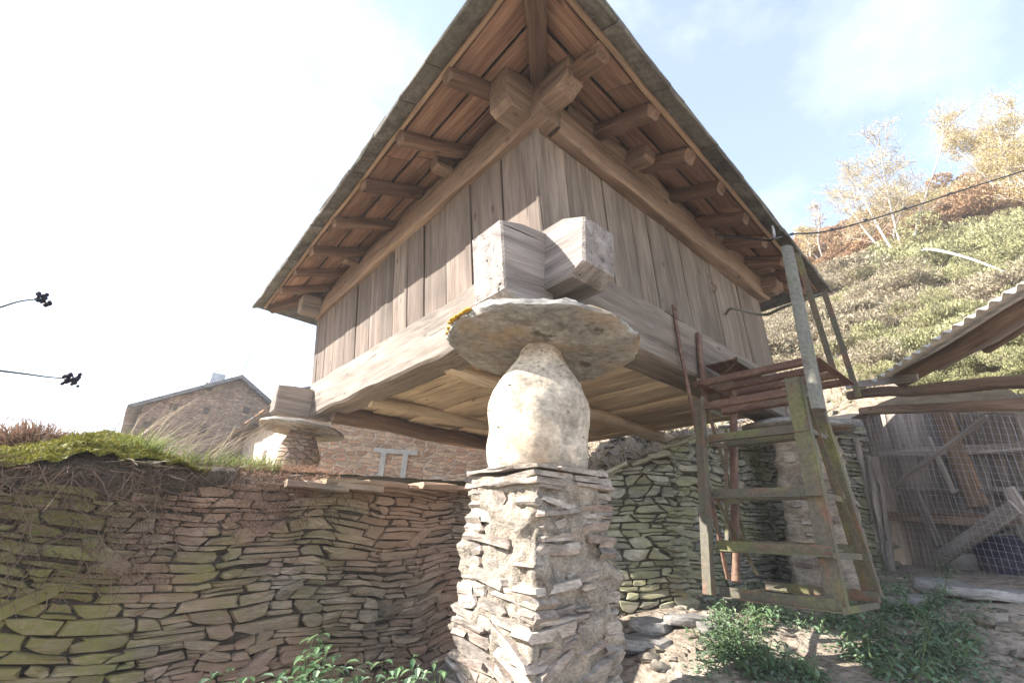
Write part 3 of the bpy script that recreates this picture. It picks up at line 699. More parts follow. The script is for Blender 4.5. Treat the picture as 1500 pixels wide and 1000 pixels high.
for l in (1.35, 3.9): hewn('tie_beam_end', W(l, -.2, ZP + .22), W(l, -.40, ZP + .19), .15, .15, M_plate, -LV, .02, .03, l)
for q in (1.15, 4.1): hewn('tie_beam_end', W(-.1, q, ZP + .2), W(-.34, q, ZP + .16), .17, .17, M_plate, RV, .02, .04, q + 3)
hewn('plate_end', W(.0, GB - .22, ZP + .05), W(-.3, GB - .22, ZP + .02), .22, .36, M_plate, RV, .05, .08, 33.)
# roof: eave corners in (l, r)
EZ, SL = 5.0, .47
E = [(-.99, -1.10), (6.39, -1.045), (6.40, 5.45), (-.685, 5.14)]
def re(l): return E[0][1] + (l - E[0][0]) / (E[1][0] - E[0][0]) * (E[1][1] - E[0][1])
def le(q): return E[0][0] + (q - E[0][1]) / (E[3][1] - E[0][1]) * (E[3][0] - E[0][0])
def SLp(l, d, dz=0.): return W(l, re(l) + d, EZ + SL * d + dz)       # left roof plane, d inward from the eave
def SRp(q, d, dz=0.): return W(le(q) + d, q, EZ + SL * d + dz)
top = [(2.15, 2.1), (3.3, 2.1)]; HZ = EZ + SL * 3.18
V = []
for dz in (.035, .07):
    V += [W(l, q, EZ + dz) for l, q in E] + [W(l, q, HZ + dz) for l, q in top]
F = [[0, 4, 5, 1], [1, 5, 2], [2, 5, 4, 3], [3, 4, 0]]; F = [f for f in F] + [[i + 6 for i in f[::-1]] for f in F] + [[i, (i + 1) % 4, (i + 1) % 4 + 6, i + 6] for i in range(4)]
mesh('roof_deck', V, F, M_deck, gr)
for side, P_, n0, n1, wd_ in (('l', SLp, -.99, 6.39, RV), ('r', SRp, -1.10, 5.14, LV)):
    x = n0 + .02
    while x < n1 - .1:                                              # eave slates, two layers deep
        w = min(random.uniform(.45, .95), n1 - x); o = random.uniform(-.008, .008)
        beam('roof_slate', P_(x + .006, .13 + o, .012), P_(x + w - .006, .13 + o + random.uniform(-.004, .004), .012 + random.uniform(-.004, .006)), .34, .036, M_slate, gr, wd_ + ZV * SL, 5, .008, .008)
        x += w
    x = n0 - .0
    while x < n1 - .1:
        w = min(random.uniform(.4, .8), n1 - x); o = .05
        beam('roof_slate', P_(x + .006, .10 + o, .052), P_(x + w - .006, .10 + o, .052), .36, .03, M_slate, gr, wd_ + ZV * SL, 5, .008, .008)
        x += w
    beam('eave_trim', P_(n0 + .22, .155, -.022), P_(n1 - .1, .155, -.022), .035, .06, M_trim, gr, wd_, 14, .008, .005)
    d = .175
    for k in range(4):                                              # sheathing boards under the eave, parallel to it
        w = (.30, .28, .29, .30)[k]; x = n0 + d + w * .5 - .05
        end = n1 - d - w * .5 + .05
        while x < end - .05:
            ln = min(random.uniform(1.1, 2.6), end - x)
            if end - x - ln < .5: ln = end - x
            zz = -.028 - random.uniform(0, .008)
            beam('sheathing_board', P_(x + .003, d + w / 2, zz), P_(x + ln - .003, d + w / 2, zz), w - .004 if k % 2 else w - .008, .026, M_sheath, gr, wd_ + ZV * SL, 6, .004, .004)
            x += ln
        d += w + .006
        if k in (1, 2) and side == 'l': pass
for l in (.24, 1.10, 1.97, 2.86, 3.72, 4.52, 5.25):
    beam('rafter', SLp(l, .17, -.105), SLp(l + .03, 1.42, -.105), .125, .125, M_raft, gr, LV, 7, .014, .016)
for q in (-.10, .62, 1.28, 1.92, 2.60, 3.22, 3.82, 4.3):
    beam('rafter', SRp(q, .20, -.115), SRp(q + .05, 1.3, -.115), .15, .14, M_raft, gr, RV, 7, .028, .03)
def hip(i, sx, sy):
    l, q = E[i]; beam('hip_rafter', W(l + sx * .22, q + sy * .22, EZ + .0), W(l + sx * 1.28, q + sy * 1.28, EZ + SL * 1.06 - .02), .15, .16, M_raft, gr, (LV * sx - RV * sy), 6, .012, .02)
hip(0, 1, 1); hip(1, -1, 1); hip(3, 1, -1)
# long iron strap hanging from the sill, and the metal stair
rod = thing('iron_rod', 'thin rusty iron strap hanging down from the granary sill beside the stair', 'rod', W(-.04, 1.83, 3.76))
tube('strap', [W(-.035, 1.82, 3.77), W(-.05, 1.84, 3.3), W(-.10, 1.88, 2.5), W(-.2, 1.93, 1.26)], .019, M_rust, rod, n=4)
for z in (3.72, 3.62): V, F = lathe([(.014, 0), (.014, .012), (.006, .018)], 8, 0, 1); Mx, _ = frame(W(-.05, 1.823, z), W(-.2, 1.823, z), ZV); mesh('bolt', [(v.z, v.x, v.y) for v in V], F, M_rust, rod, Mx)

st = thing('metal_stair', 'steep rusty metal stair with mossy treads hanging beside the granary door', 'stair', W(-.7, 1.9, 1.2))
def angle(name, p0, p1, a, b, mat, wd_, th=.008, parent=None):       # L-section
    Mx, L = frame(p0, p1, wd_)
    V, F = extr(L, [(0, 0), (a, 0), (a, th), (th, th), (th, b), (0, b)], 2, .0015, _sd[0]); _sd[0] += 1
    return mesh(name, V, F, mat, parent or st, Mx)
S0, S1 = -.30, -1.07                                               # left and right stile
angle('stile', W(S0, 1.52, 1.17), W(S0, 1.72, 2.70), .10, .07, M_green, LV)
angle('stile', W(S1, 1.64, 1.16), W(S1, 1.68, 2.72), -.10, .07, M_green, -LV)
angle('stile', W(S1, 2.42, 1.22), W(S1, 2.03, 2.76), -.10, .07, M_green, -LV)
log('stile', on(1078, 852, W(S0 + .05, 0, 0), LV), on(1074, 572, W(S0 + .05, 0, 0), LV), .036, M_rust, st, 3, .002, 8, 1.)
for (z, r0, r1, mt) in ((2.62, 1.72, 2.0, M_rust), (2.33, 1.70, 2.02, M_green), (1.88, 1.66, 2.1, M_green), (1.50, 1.62, 2.22, M_green), (1.19, 1.58, 2.36, M_green)):
    tr = link('tread', None, st, Matrix.Translation(W((S0 + S1) / 2, (r0 + r1) / 2, z)))
    angle('front_bar', W(S0, r0, z - .03), W(S1, r0 + .02, z - .03), .07, .06, mt, ZV, .008, tr)
    angle('rear_bar', W(S0, r1, z), W(S1, r1 + .02, z), -.06, .06, M_rust if mt is M_rust else M_green, -ZV, .008, tr)
    if z in (1.88, 1.50):
        beam('tread_plate', W(S0, r0 + .14, z + .012), W(S1, r0 + .15, z + .012), .17, .012, M_green, tr, RV, 3, .004, 0)
    for s in (S0, S1): beam('side_bar', W(s, r0, z - .02), W(s, r1, z - .02), .04, .01, M_green, tr, ZV, 1, 0, 0)
for (a, b) in (((S0, 1.75, 2.6), (S0 + .04, 2.2, 1.55)), ((S0, 2.05, 2.5), (S0 + .03, 1.85, 1.55)), ((S1, 1.75, 2.55), (S1, 2.3, 1.35)), ((S0, 1.66, 1.9), (S0, 2.25, 1.3))):
    beam('brace', W(*a), W(*b), .03, .008, M_green, st, LV, 2, .003, 0)
# landing
pf = link('landing', None, st, Matrix.Translation(W(-.6, 2.5, 2.95)))
ZL = 2.93
for q, mt in ((2.02, M_rust), (2.28, M_rust), (2.52, M_rust), (2.80, M_rust)): angle('landing_bar', W(-.06, q, ZL), W(-1.12, q, ZL), -.05, .055, mt, -ZV, .008, pf)
for s in (-.1, -1.10): angle('landing_rail', W(s, 1.99, ZL + .0), W(s, 2.88, ZL + .0), .075, .06, M_rust, ZV, .008, pf)
beam('hanger_bar', W(-.03, 2.30, 3.60), W(-.05, 2.22, 2.72), .075, .03, M_rust, st, RV, 3, .003, .004)
stp = link('door_step', None, st, Matrix.Translation(W(-.2, 2.7, 3.3)))
beam('step_plate', W(-.20, 2.34, 3.24), W(-.20, 3.12, 3.22), .32, .012, M_rust, stp, LV, 3, .002, 0)
angle('step_edge', W(-.37, 2.34, 3.25), W(-.37, 3.12, 3.23), -.05, -.03, M_green, ZV, .006, stp)
for q in (2.4, 3.05): beam('bracket', W(-.34, q, 3.22), W(-.02, q, 3.02), .03, .008, M_rust, stp, RV, 1, 0, 0)
# posts of the handrail
PA = Vector((0, 0, 0))
def onl(u, v, l): return on(u, v, W(l, 0, 0), LV)
def gutter(name, p0, p1, rr, mat, wd_):
    Mx, L = frame(p0, p1, wd_); n = 9
    sec = [(rr * math.cos(math.pi * i / n), rr * math.sin(math.pi * i / n)) for i in range(n + 1)] + [((rr - .01) * math.cos(math.pi * i / n), (rr - .01) * math.sin(math.pi * i / n)) for i in range(n, -1, -1)]
    V, F = extr(L, sec, 4, .002, 3.); return mesh(name, V, F, mat, st, Mx, ang=35)
a, b = onl(1150, 366, -1.12), onl(1196, 602, -1.15); gutter('handrail_post', a, b, .062, M_pipe, -LV * .2 + RV)
angle('handrail_post', onl(1163, 372, -1.08), onl(1220, 556, -1.06), .065, .05, M_green, RV)
angle('handrail_post', onl(1203, 428, -1.08), onl(1253, 582, -1.10), .06, .05, M_green, RV)
tube('handrail', path([W(.02, 3.17, 4.17), W(-.10, 3.12, 4.19), onl(1118, 461, -.35), onl(1150, 449, -.7), onl(1207, 430, -1.08)], 5), .017, M_pipe, st, n=7)

# ------------------------------------------------------------------ houses behind on the left
hA = at(188, 652, 19.5)
big = thing('house', 'large rubble stone house with a shaded gable and a slate roof, far left', 'house', (hA.x, hA.y, 2.2), rz=YAW)
BM = WM[big.name]
# local frame: x along R (the gable), y along L (the side wall)
_ap = BM.inverted() @ on(353, 552, Vector(hA), -LV); _ec = BM.inverted() @ on(186, 590, Vector(hA), -LV)
gw = 2 * _ap.x; gp = _ap.z - .12; ge = _ec.z; dp = 8.0
def poly_prism(pts, y0, y1): 
    n = len(pts); V = [(x, y0, z) for x, z in pts] + [(x, y1, z) for x, z in pts]
    return V, [list(range(n)), [n + i for i in range(n)][::-1]] + [[i, i + n, (i + 1) % n + n, (i + 1) % n][::1] for i in range(n)]
V, F = poly_prism([(0, -.6), (gw, -.6), (gw, ge), (gw / 2, gp), (0, ge)], 0, dp)
hw_ = mesh('wall', V, F, M_house, big, BM)
mb = MB(); oh = .4; sl_ = (gp - ge) / (gw / 2)
for s in (0, 1):
    a = [(-oh, ge - oh * sl_ + .02), (gw / 2, gp + .02), (gw / 2, gp + .16), (-oh, ge - oh * sl_ + .16)]
    if s: a = [(gw - x, z) for x, z in a][::-1]
    V, F = poly_prism(a, -.25, dp + .3); mb.add(V, F)
rf = mb.build('roof', M_hroof, big, BM)
cx = gw * .36; V, F = poly_prism([(cx, gp - .8), (cx + .5, gp - .8), (cx + .5, gp + .75), (cx, gp + .75)], 2.6, 3.1); mesh('chimney', V, F, M_zinc, rf, BM)
V, F = poly_prism([(cx - .07, gp + .76), (cx + .57, gp + .76), (cx + .57, gp + .84), (cx - .07, gp + .84)], 2.53, 3.17)
chim = bpy.data.objects[rf.children[0].name]
for (u, v) in ((368, 573), (307, 568), (361, 601), (303, 602), (255, 596), (215, 622), (297, 629)):   # putlog holes: near-flush boxes on the gable, their inner shade put into a dark colour
    P = on(u, v, Vector(hA), -LV); lp = BM.inverted() @ P
    x, z = lp.x, lp.z; s = .11
    if not (0.2 < x < gw - .2): continue
    V, F = poly_prism([(x - s, z - s), (x + s, z - s), (x + s, z + s), (x - s, z + s)], -.006, .12)
    hole = mesh('putlog_hole', V, F, M_core, big, BM)
    V = [(x - s - .05, -.05, z + s), (x + s + .05, -.05, z + s), (x + s + .05, .02, z + s), (x - s - .05, .02, z + s)]
    mesh('lintel_stone', V + [(a_, b_, c_ + .06) for a_, b_, c_ in V], [[0, 3, 2, 1], [4, 5, 6, 7], [0, 1, 5, 4], [1, 2, 6, 5], [2, 3, 7, 6], [3, 0, 4, 7]], M_house, hole, BM)
# side wall plaster skin with a red window
V = [(-.03, .05, -.6), (-.03, dp - .05, -.6), (-.03, dp - .05, ge - .3), (-.03, .05, ge - .3)]
mesh('side_plaster', V + [(.02, y, z) for x, y, z in V], [[0, 1, 2, 3][::-1], [0, 4, 5, 1][::-1], [1, 5, 6, 2][::-1], [2, 6, 7, 3][::-1], [3, 7, 4, 0][::-1]], M_plast, big, BM)
for y0 in (1.6, 4.6):
    wdw = mesh('window', [(-.06, y0 + a_, ge - 2.0 + b_) for a_, b_ in ((0, 0), (1, 0), (1, 1.3), (0, 1.3))] + [(.05, y0 + a_, ge - 2.0 + b_) for a_, b_ in ((0, 0), (1, 0), (1, 1.3), (0, 1.3))],
               [[3, 2, 1, 0], [0, 1, 5, 4], [1, 2, 6, 5], [2, 3, 7, 6], [3, 0, 4, 7]], M_red, big, BM)
    mesh('pane', [(-.068, y0 + a_, ge - 2.0 + b_) for a_, b_ in ((.12, .12), (.88, .12), (.88, 1.18), (.12, 1.18))], [[3, 2, 1, 0]], plain('dark pane', (.03, .03, .035), .2), wdw, BM)
ap = BM @ Vector((gw / 2 + .0, .3, gp + .1))
an = thing('antenna', 'thin television antenna leaning on the ridge of the big stone house', 'antenna', ap)
q = at(368, 517, math.hypot(ap.x, ap.y)); tube('mast', [ap, q], .02, M_zinc, an, n=5)
for k, f in ((0, 1.), (1, .45)):
    c = ap.lerp(q, f); tube('antenna_arm', [c - RV * (.1 if k == 0 else .55), c + RV * (.35 if k == 0 else -.2)], .012, M_zinc, an, n=4)
    for m_ in range(4): d = c + RV * (-.05 + m_ * .11 - .5 * k); tube('antenna_rod', [d - LV * .2 - ZV * .05, d + LV * .2 + ZV * .05], .008, M_zinc, an, n=4)
# low house
lA = at(434, 660, 13.0)
low = thing('house', 'low farm building with a buff plastered side and orange stone front behind the wall', 'house', (lA.x, lA.y, 2.1), rz=YAW)
LM = WM[low.name]
# local x along R, y along L; front (x direction slightly turned) wall of orange stone
hL = at(400, 600, 13.2).z - 2.1 + .46
fx = 6.4
V, F = poly_prism([(0, -.5), (fx, -.5), (fx, hL), (0, hL)], 0, .5); 
mesh('front_wall', V, F, M_house2, low, LM @ Matrix.Rotation(rad(-30), 4, 'Z'))
V = [(0, 0, -.5), (0, 16, -.5), (0, 16, hL - .3), (0, 0, hL - .02), (.5, 0, -.5), (.5, 16, -.5), (.5, 16, hL - .3), (.5, 0, hL - .02)]
F6 = [[0, 3, 2, 1][::-1], [4, 5, 6, 7][::-1], [0, 1, 5, 4][::-1], [1, 2, 6, 5][::-1], [2, 3, 7, 6][::-1], [3, 0, 4, 7][::-1]]
mesh('side_wall', V, F6, M_plast, low, LM @ Matrix.Translation((-.02, .1, 0)))
V = [(-.55, -.6, hL - .12), (-.55, 16.4, hL - .45), (4.0, 16.4, hL + 1.5), (4.0, -.6, hL + 1.85)]
lr = mesh('roof', V + [(x, y, z + .07) for x, y, z in V], F6, M_hroof, low, LM)
for k in range(27):
    y = -.5 + k * .61; zz = hL - .10 - .0229 * (y + .6)
    V, F = poly_prism([(-.62 + random.uniform(-.06, .04), zz - .03), (.3, zz + .37), (.3, zz + .40), (-.62, zz + .0)], y, y + .59); mesh('eave_slate', V, F, M_clay if k % 3 else M_hroof, lr, LM)
for y0, w_ in ((3.05, .42),):                                       # slit window
    z0 = .62
    wdw = mesh('slit_window', [(-.03, y0, z0), (-.03, y0 + w_, z0), (-.03, y0 + w_, z0 + .85), (-.03, y0, z0 + .85), (.2, y0, z0), (.2, y0 + w_, z0), (.2, y0 + w_, z0 + .85), (.2, y0, z0 + .85)], F6, M_core, low, LM)
    mesh('sill', [(-.16, y0 - .12, z0 - .07), (-.16, y0 + w_ + .12, z0 - .07), (-.16, y0 + w_ + .12, z0), (-.16, y0 - .12, z0), (.1, y0 - .12, z0 - .07), (.1, y0 + w_ + .12, z0 - .07), (.1, y0 + w_ + .12, z0), (.1, y0 - .12, z0)], F6, M_clay, wdw, LM)
FM = LM @ Matrix.Rotation(rad(-30), 4, 'Z'); fi = FM.inverted()
fn = (FM.to_3x3() @ Vector((0, -1, 0)))
wdw = None
def fp(u, v): return fi @ on(u, v, Vector(lA), fn)
A_, B_ = fp(553, 698), fp(597, 666)
bx = [('blocked_window', A_.x + .12, A_.z + .06, B_.x - .08, B_.z - .04, -.02, M_house2)]
for n_, x0, z0, x1, z1, y0, m_ in bx:
    V, F = poly_prism([(x0, z0), (x1, z0), (x1, z1), (x0, z1)], y0, .1); wdw = mesh(n_, V, F, m_, low, FM)
for x0, z0, x1, z1 in ((A_.x, A_.z, A_.x + .14, B_.z), (B_.x - .12, A_.z, B_.x + .02, B_.z), (A_.x - .2, B_.z, B_.x + .25, B_.z + .12), (A_.x - .3, A_.z - .16, B_.x + .3, A_.z)):
    V, F = poly_prism([(x0, z0), (x1, z0), (x1, z1), (x0, z1)], -.06, .1); mesh('window_frame', V, F, M_frame, wdw, FM)

# ------------------------------------------------------------------ shed on the right
shed = thing('shed', 'ramshackle plank shed with a wavy fibre cement roof on the right', 'shed', (5.4, 6.2, 1.2))
E0, E1 = on(1274, 562, Vector((5.0, 0, 0)), Vector((1, 0, .0))), on(1512, 408, Vector((5.0, 0, 0)), Vector((1, 0, 0)))
E1 = E0 + (E1 - E0) * 1.8
ed_ = (E1 - E0); EL = ed_.length; ex = ed_.normalized(); down = Vector((1, .12, .42)).normalized(); down = (down - ex * down.dot(ex)).normalized(); nn = ex.cross(down)
if nn.z < 0: nn = -nn
for sh_ in range(int(EL / 1.0) + 1):
    a0 = sh_ * 1.0 - .0; V = []; F = []; n = 48; lift = .012 * (sh_ % 2)
    for i in range(n + 1):
        x = a0 + 1.06 * i / n; y = .026 * math.sin(2 * math.pi * x / .15)
        for dd, off in ((0, 0), (2.6, 0), (2.6, .008), (0, .008)): V.append(E0 + ex * x + down * (dd + (.01 * (sh_ % 2) if dd == 0 else 0)) + nn * (y + off + lift))
    for i in range(n):
        for j in range(4): k = (j + 1) % 4; F.append([i * 4 + j, i * 4 + k, (i + 1) * 4 + k, (i + 1) * 4 + j])
    F += [[0, 1, 2, 3], [n * 4 + 3, n * 4 + 2, n * 4 + 1, n * 4]]
    mesh('roof_sheet', V, F, M_corr, shed, ang=60)
log('purlin', E0 + down * .45 - nn * .13, E1 + down * .42 - nn * .16, .10, M_shedb, shed, 10, .03)
log('purlin', E0 + down * 1.15 - nn * .12, E1 + down * 1.2 - nn * .12, .08, M_shedd, shed, 10, .03)
log('purlin', E0 + down * 2.1 - nn * .12, E1 + down * 2.1 - nn * .12, .09, M_shedb, shed, 10, .03)
XF = 5.45
beam('wall_beam', onx(1246, 578, XF), onx(1540, 556, XF), .13, .14, M_shedb, shed, Vector((1, 0, 0)), 10, .02, .03)
beam('wall_beam', onx(1262, 602, XF + .1), onx(1540, 590, XF + .1), .10, .13, M_shedb, shed, Vector((1, 0, 0)), 10, .015, .02)
beam('fascia_board', onx(1240, 566, XF - .12), onx(1345, 552, XF - .12), .03, .10, M_shed, shed, Vector((1, 0, 0)), 4, .01, .004)
XB = 6.15                                                           # plank back wall
x = 1255.; k = 0
while x < 1580:
    wpx = random.uniform(15, 30); a = onx(x + wpx / 2 + 22, 845, XB); b = onx(x + wpx / 2 - 18, 625, XB)
    wv_ = (onx(x + wpx, 700, XB) - onx(x, 700, XB)).length
    beam('wall_plank', a, b + (b - a) * .1, wv_ * .97, .028, M_shed if k % 3 else M_shedd, shed, Vector((0, 1, 0)), 5, .006, .003); x += wpx; k += 1
for (u0, v0, u1, v1, X, w_, h_, m_, n_) in ((1376, 600, 1432, 742, 6.0, .26, .05, M_shedb, 'slanted_plank'), (1338, 716, 1375, 800, 5.95, .12, .04, M_shed, 'slanted_plank'),
        (1290, 664, 1520, 655, 6.02, .05, .12, M_shed, 'cross_rail'), (1310, 722, 1520, 716, 6.0, .04, .06, M_shed, 'cross_rail'), (1440, 662, 1560, 655, 5.75, .09, .03, M_shed, 'cross_rail'),
        (1360, 640, 1398, 722, 5.7, .05, .04, M_shed, 'slanted_plank'), (1476, 715, 1530, 800, 5.7, .13, .04, M_shed, 'slanted_plank'), (1300, 755, 1560, 768, 6.0, .04, .14, M_shedb, 'cross_rail')):
    beam(n_, onx(u0, v0, X), onx(u1, v1, X), w_, h_, m_, shed, Vector((0, 1, 0)) if 'plank' in n_ else Vector((1, 0, 0)), 5, .008, .004)
# stone pier at the shed's left corner
rngs = np.random.default_rng(8)
sp = thing('stone_pier', 'rough corner pier of stacked flat stones under the shed beam', 'pier', onx(1262, 830, 5.9))
pz = onx(1262, 830, 5.9)
z = 1.1; k = 0
while z < 3.45:
    th = rngs.uniform(.05, .13); s = rngs.uniform(.28, .42); V, F = extr(s, rect(rngs.uniform(.3, .4), th - .008, .015), 4, .03, k * 3.3)
    p = Vector((5.36 + rngs.normal(0, .03), 7.28 + rngs.normal(0, .03), z + th / 2)); Mx, _ = frame(p, p + Vector((1, .2 + rngs.normal(0, .15), 0)), Vector((0, 1, 0))); mesh('stone', V, F, M_wall_r if k % 2 else M_flag, sp, Mx, ang=35); z += th; k += 1
for u0, v0, u1, v1, rr in ((1254, 642, 1290, 815, .062), (1270, 668, 1298, 818, .05), (1282, 668, 1304, 818, .04)):
    p0, p1 = onx(u1, v1, XF - .1), onx(u0, v0, XF - .1)
    tag(log('fence_post', p0 - ZV * .15, p1, rr, M_shed, None, 12, .035, 9, .7), {1254: 'tallest weathered grey split post leaning at the shed corner', 1270: 'middle grey split post beside the wire mesh', 1282: 'thin grey split post right against the wire mesh'}[u0], 'post', 'split posts at the shed corner')
# wire mesh in front of the shed
XM = XF - .02
wf = thing('wire_fence', 'sagging welded wire mesh stretched across the open front of the shed', 'fence', onx(1400, 850, XM))
def mz(u, t): return onx(u, (612 - (u - 1283) * .225) * (1 - t) + (828 + (u - 1300) * .30) * t, XM)
us = [1284]
Y0, Y1 = onx(1284, 720, XM).y, onx(1560, 720, XM).y
def wpt(s, t):
    y = Y0 + (Y1 - Y0) * s
    top_ = 3.38 - .14 * s - .38 * s ** 2; bot_ = 1.30 - .14 * s
    return Vector((XM + .03 * fbm(s * 4, t * 3, 3) - .04 * t, y - .12 * t * (1 - s), top_ + (bot_ - top_) * t + .01 * fbm(s * 6, t * 2)))
NV, NH = 30, 25
for i in range(NV + 1): tube('wire', [wpt(i / NV, j / 10) for j in range(11)], .0018, M_wire, wf, n=3)
for j in range(NH + 1): tube('wire', [wpt(i / 12, j / NH) for i in range(13)], .0016, M_wire, wf, n=3)
tag(beam('batten', onx(1306, 714, XM - .06), onx(1446, 610, XM - .06), .05, .03, M_shed, None, Vector((0, 0, 1)), 6, .006, .004), 'long thin grey batten lying diagonally across the wire mesh', 'batten')
tag(beam('loose_board', onx(1374, 820, XM + .15), onx(1488, 742, XM + .2), .16, .035, M_shed, None, Vector((0, 0, 1)), 5, .006, .004), 'pale loose board leaning diagonally low inside the shed', 'board')
# blue tub, sacks
tb = at(1475, 862, math.hypot(5.75, 5.2)); tb = Vector((6.2, 5.4, yard_z(6.2, 5.4) - .16))
V = []; F = []; n = 28
for i, (s, z) in enumerate([(.78, 0), (.9, .14), (1.0, .50), (1.03, .52), (1.03, .545), (.985, .545), (.96, .50), (.74, .04)]):
    for j in range(n): a = 2 * math.pi * j / n; V.append((.34 * s * math.copysign(abs(math.cos(a)) ** .7, math.cos(a)), .85 * s * math.copysign(abs(math.sin(a)) ** .7, math.sin(a)), z))
for i in range(7):
    for j in range(n): k = (j + 1) % n; F.append([i * n + j, i * n + k, (i + 1) * n + k, (i + 1) * n + j])
F += [list(range(n))[::-1], [7 * n + j for j in range(n)]]
tag(mesh('plastic_tub', V, F, M_blue, None, Matrix.Translation(tb) @ Matrix.Rotation(rad(8), 4, 'Z'), ang=40), 'dusty dark blue plastic trough on the ground inside the shed mesh', 'tub')
def blob(name, c, rx, ry, rz, mat, seed, lab, cat, group=None, am=.25, n=16, m_=9):
    V = []; F = []
    for i in range(m_ + 1):
        ph = math.pi * i / m_
        for j in range(n):
            a = 2 * math.pi * j / n; d = Vector((math.sin(ph) * math.cos(a), math.sin(ph) * math.sin(a), math.cos(ph)))
            q = 1 + am * fbm(d.x * 1.7 + seed, d.y * 1.7, d.z * 1.7 + seed, 3) * 1.5; V.append((d.x * rx * q, d.y * ry * q, d.z * rz * q))
    for i in range(m_):
        for j in range(n): k = (j + 1) % n; F.append([i * n + j, (i + 1) * n + j, (i + 1) * n + k, i * n + k])
    return tag(mesh(name, V, F, mat, None, Matrix.Translation(c), ang=40 if cat in ('rock', 'stone') else 70), lab, cat, group)
blob('sack', Vector((6.1, 5.75, 1.55)), .2, .38, .26, M_bag, 2., 'pale grey full sack slumped behind the mesh beside the loose board', 'sack')
blob('sack', Vector((6.0, 5.0, 1.75)), .25, .6, .22, M_bag, 7., 'long pale sack lying behind the blue tub in the sun patch', 'sack')
blob('sack', Vector((6.1, 6.5, 1.45)), .18, .3, .14, M_bag, 12., 'small flattened grey sack near the shed corner', 'sack')

# ------------------------------------------------------------------ stones and flags on the ground at the right
def flag(u, v, h, sx, sy, th, rz, lab, mat=M_flag, tilt=0., group='flat stone slabs on the ground', name='flagstone'):
    c = at(u, v, h); c.z = yard_z(c.x, c.y) + th * .25; V, F = slab_geo(sx, sy, th, u * .01, 14, .08)
    return tag(mesh(name, V, F, mat, None, Matrix.Translation(c) @ Matrix.Rotation(rz, 4, 'Z') @ Matrix.Rotation(tilt, 4, 'X'), ang=35), lab, 'slab', group)
flag(1325, 900, 6.3, .48, .30, .10, .5, 'wide pale flagstone right of the stair foot')
flag(1395, 872, 6.9, .34, .24, .12, .1, 'tilted thick flagstone below the wire mesh', tilt=.2)
flag(1460, 892, 6.6, .42, .26, .09, -.3, 'flagstone at the right edge under the shed tub')
flag(1010, 973, 4.9, .22, .16, .07, .3, 'small flat stone on the path right of the near pillar')
flag(1050, 985, 4.7, .16, .12, .06, 1., 'smaller flat stone at the edge of the herbs')
flag(960, 945, 4.9, .28, .2, .09, .9, 'sunlit pale stone on the path beside the near pillar')
flag(945, 975, 4.5, .26, .18, .10, .2, 'sunlit stone nearest the foot of the near pillar')
V, F = extr(1.15, rect(.5, .30, .05), 8, .05, 4.); c = W(-.35, 2.75, 1.0)
p0 = at(1150, 905, 6.0); p1 = at(1275, 905, 6.3); Mx, _ = frame(p0 - ZV * .08, p1 - ZV * .08, Vector((-.3, 1, 0)))
tag(mesh('stone_block', V, F, M_flag, None, Mx, ang=35), 'long pale stone block at the foot of the metal stair', 'stone')
tag(beam('brick', at(1252, 868, 6.22), at(1278, 872, 6.3), .12, .09, M_brick, None, Vector((-.3, 1, 0)), 2, .008, .01), 'broken orange brick wedged under the right foot of the stair', 'brick')
rg = np.random.default_rng(17)
for i in range(120):
    u, v = rg.uniform(1280, 1510), rg.uniform(905, 1010)
    d = ray(u, v); h = 3.2 + (1010 - v) / 105 * 3.0; c = at(u, v, h); c.z = yard_z(c.x, c.y) + .0
    s = rg.uniform(.014, .06) * (2.2 if i % 9 == 0 else 1)
    blob('rock', c, s * rg.uniform(.8, 1.7), s * rg.uniform(.8, 1.5), s * rg.uniform(.35, .8), M_rock, i * 1.3, 'loose angular rock on the bare slope at the lower right', 'rock', 'loose rocks at the lower right', .35, 9, 6)
for i in range(70):
    x, y = rg.uniform(.8, 2.4), rg.uniform(3.9, 5.4); s = rg.uniform(.02, .07)
    blob('rock', Vector((x, y, yard_z(x, y))), s * rg.uniform(.8, 1.7), s * rg.uniform(.8, 1.5), s * rg.uniform(.35, .7), M_rock, i * 2.3, 'small stone lying on the path between the near pillar and the stair', 'rock', 'small stones on the path', .35, 8, 5)

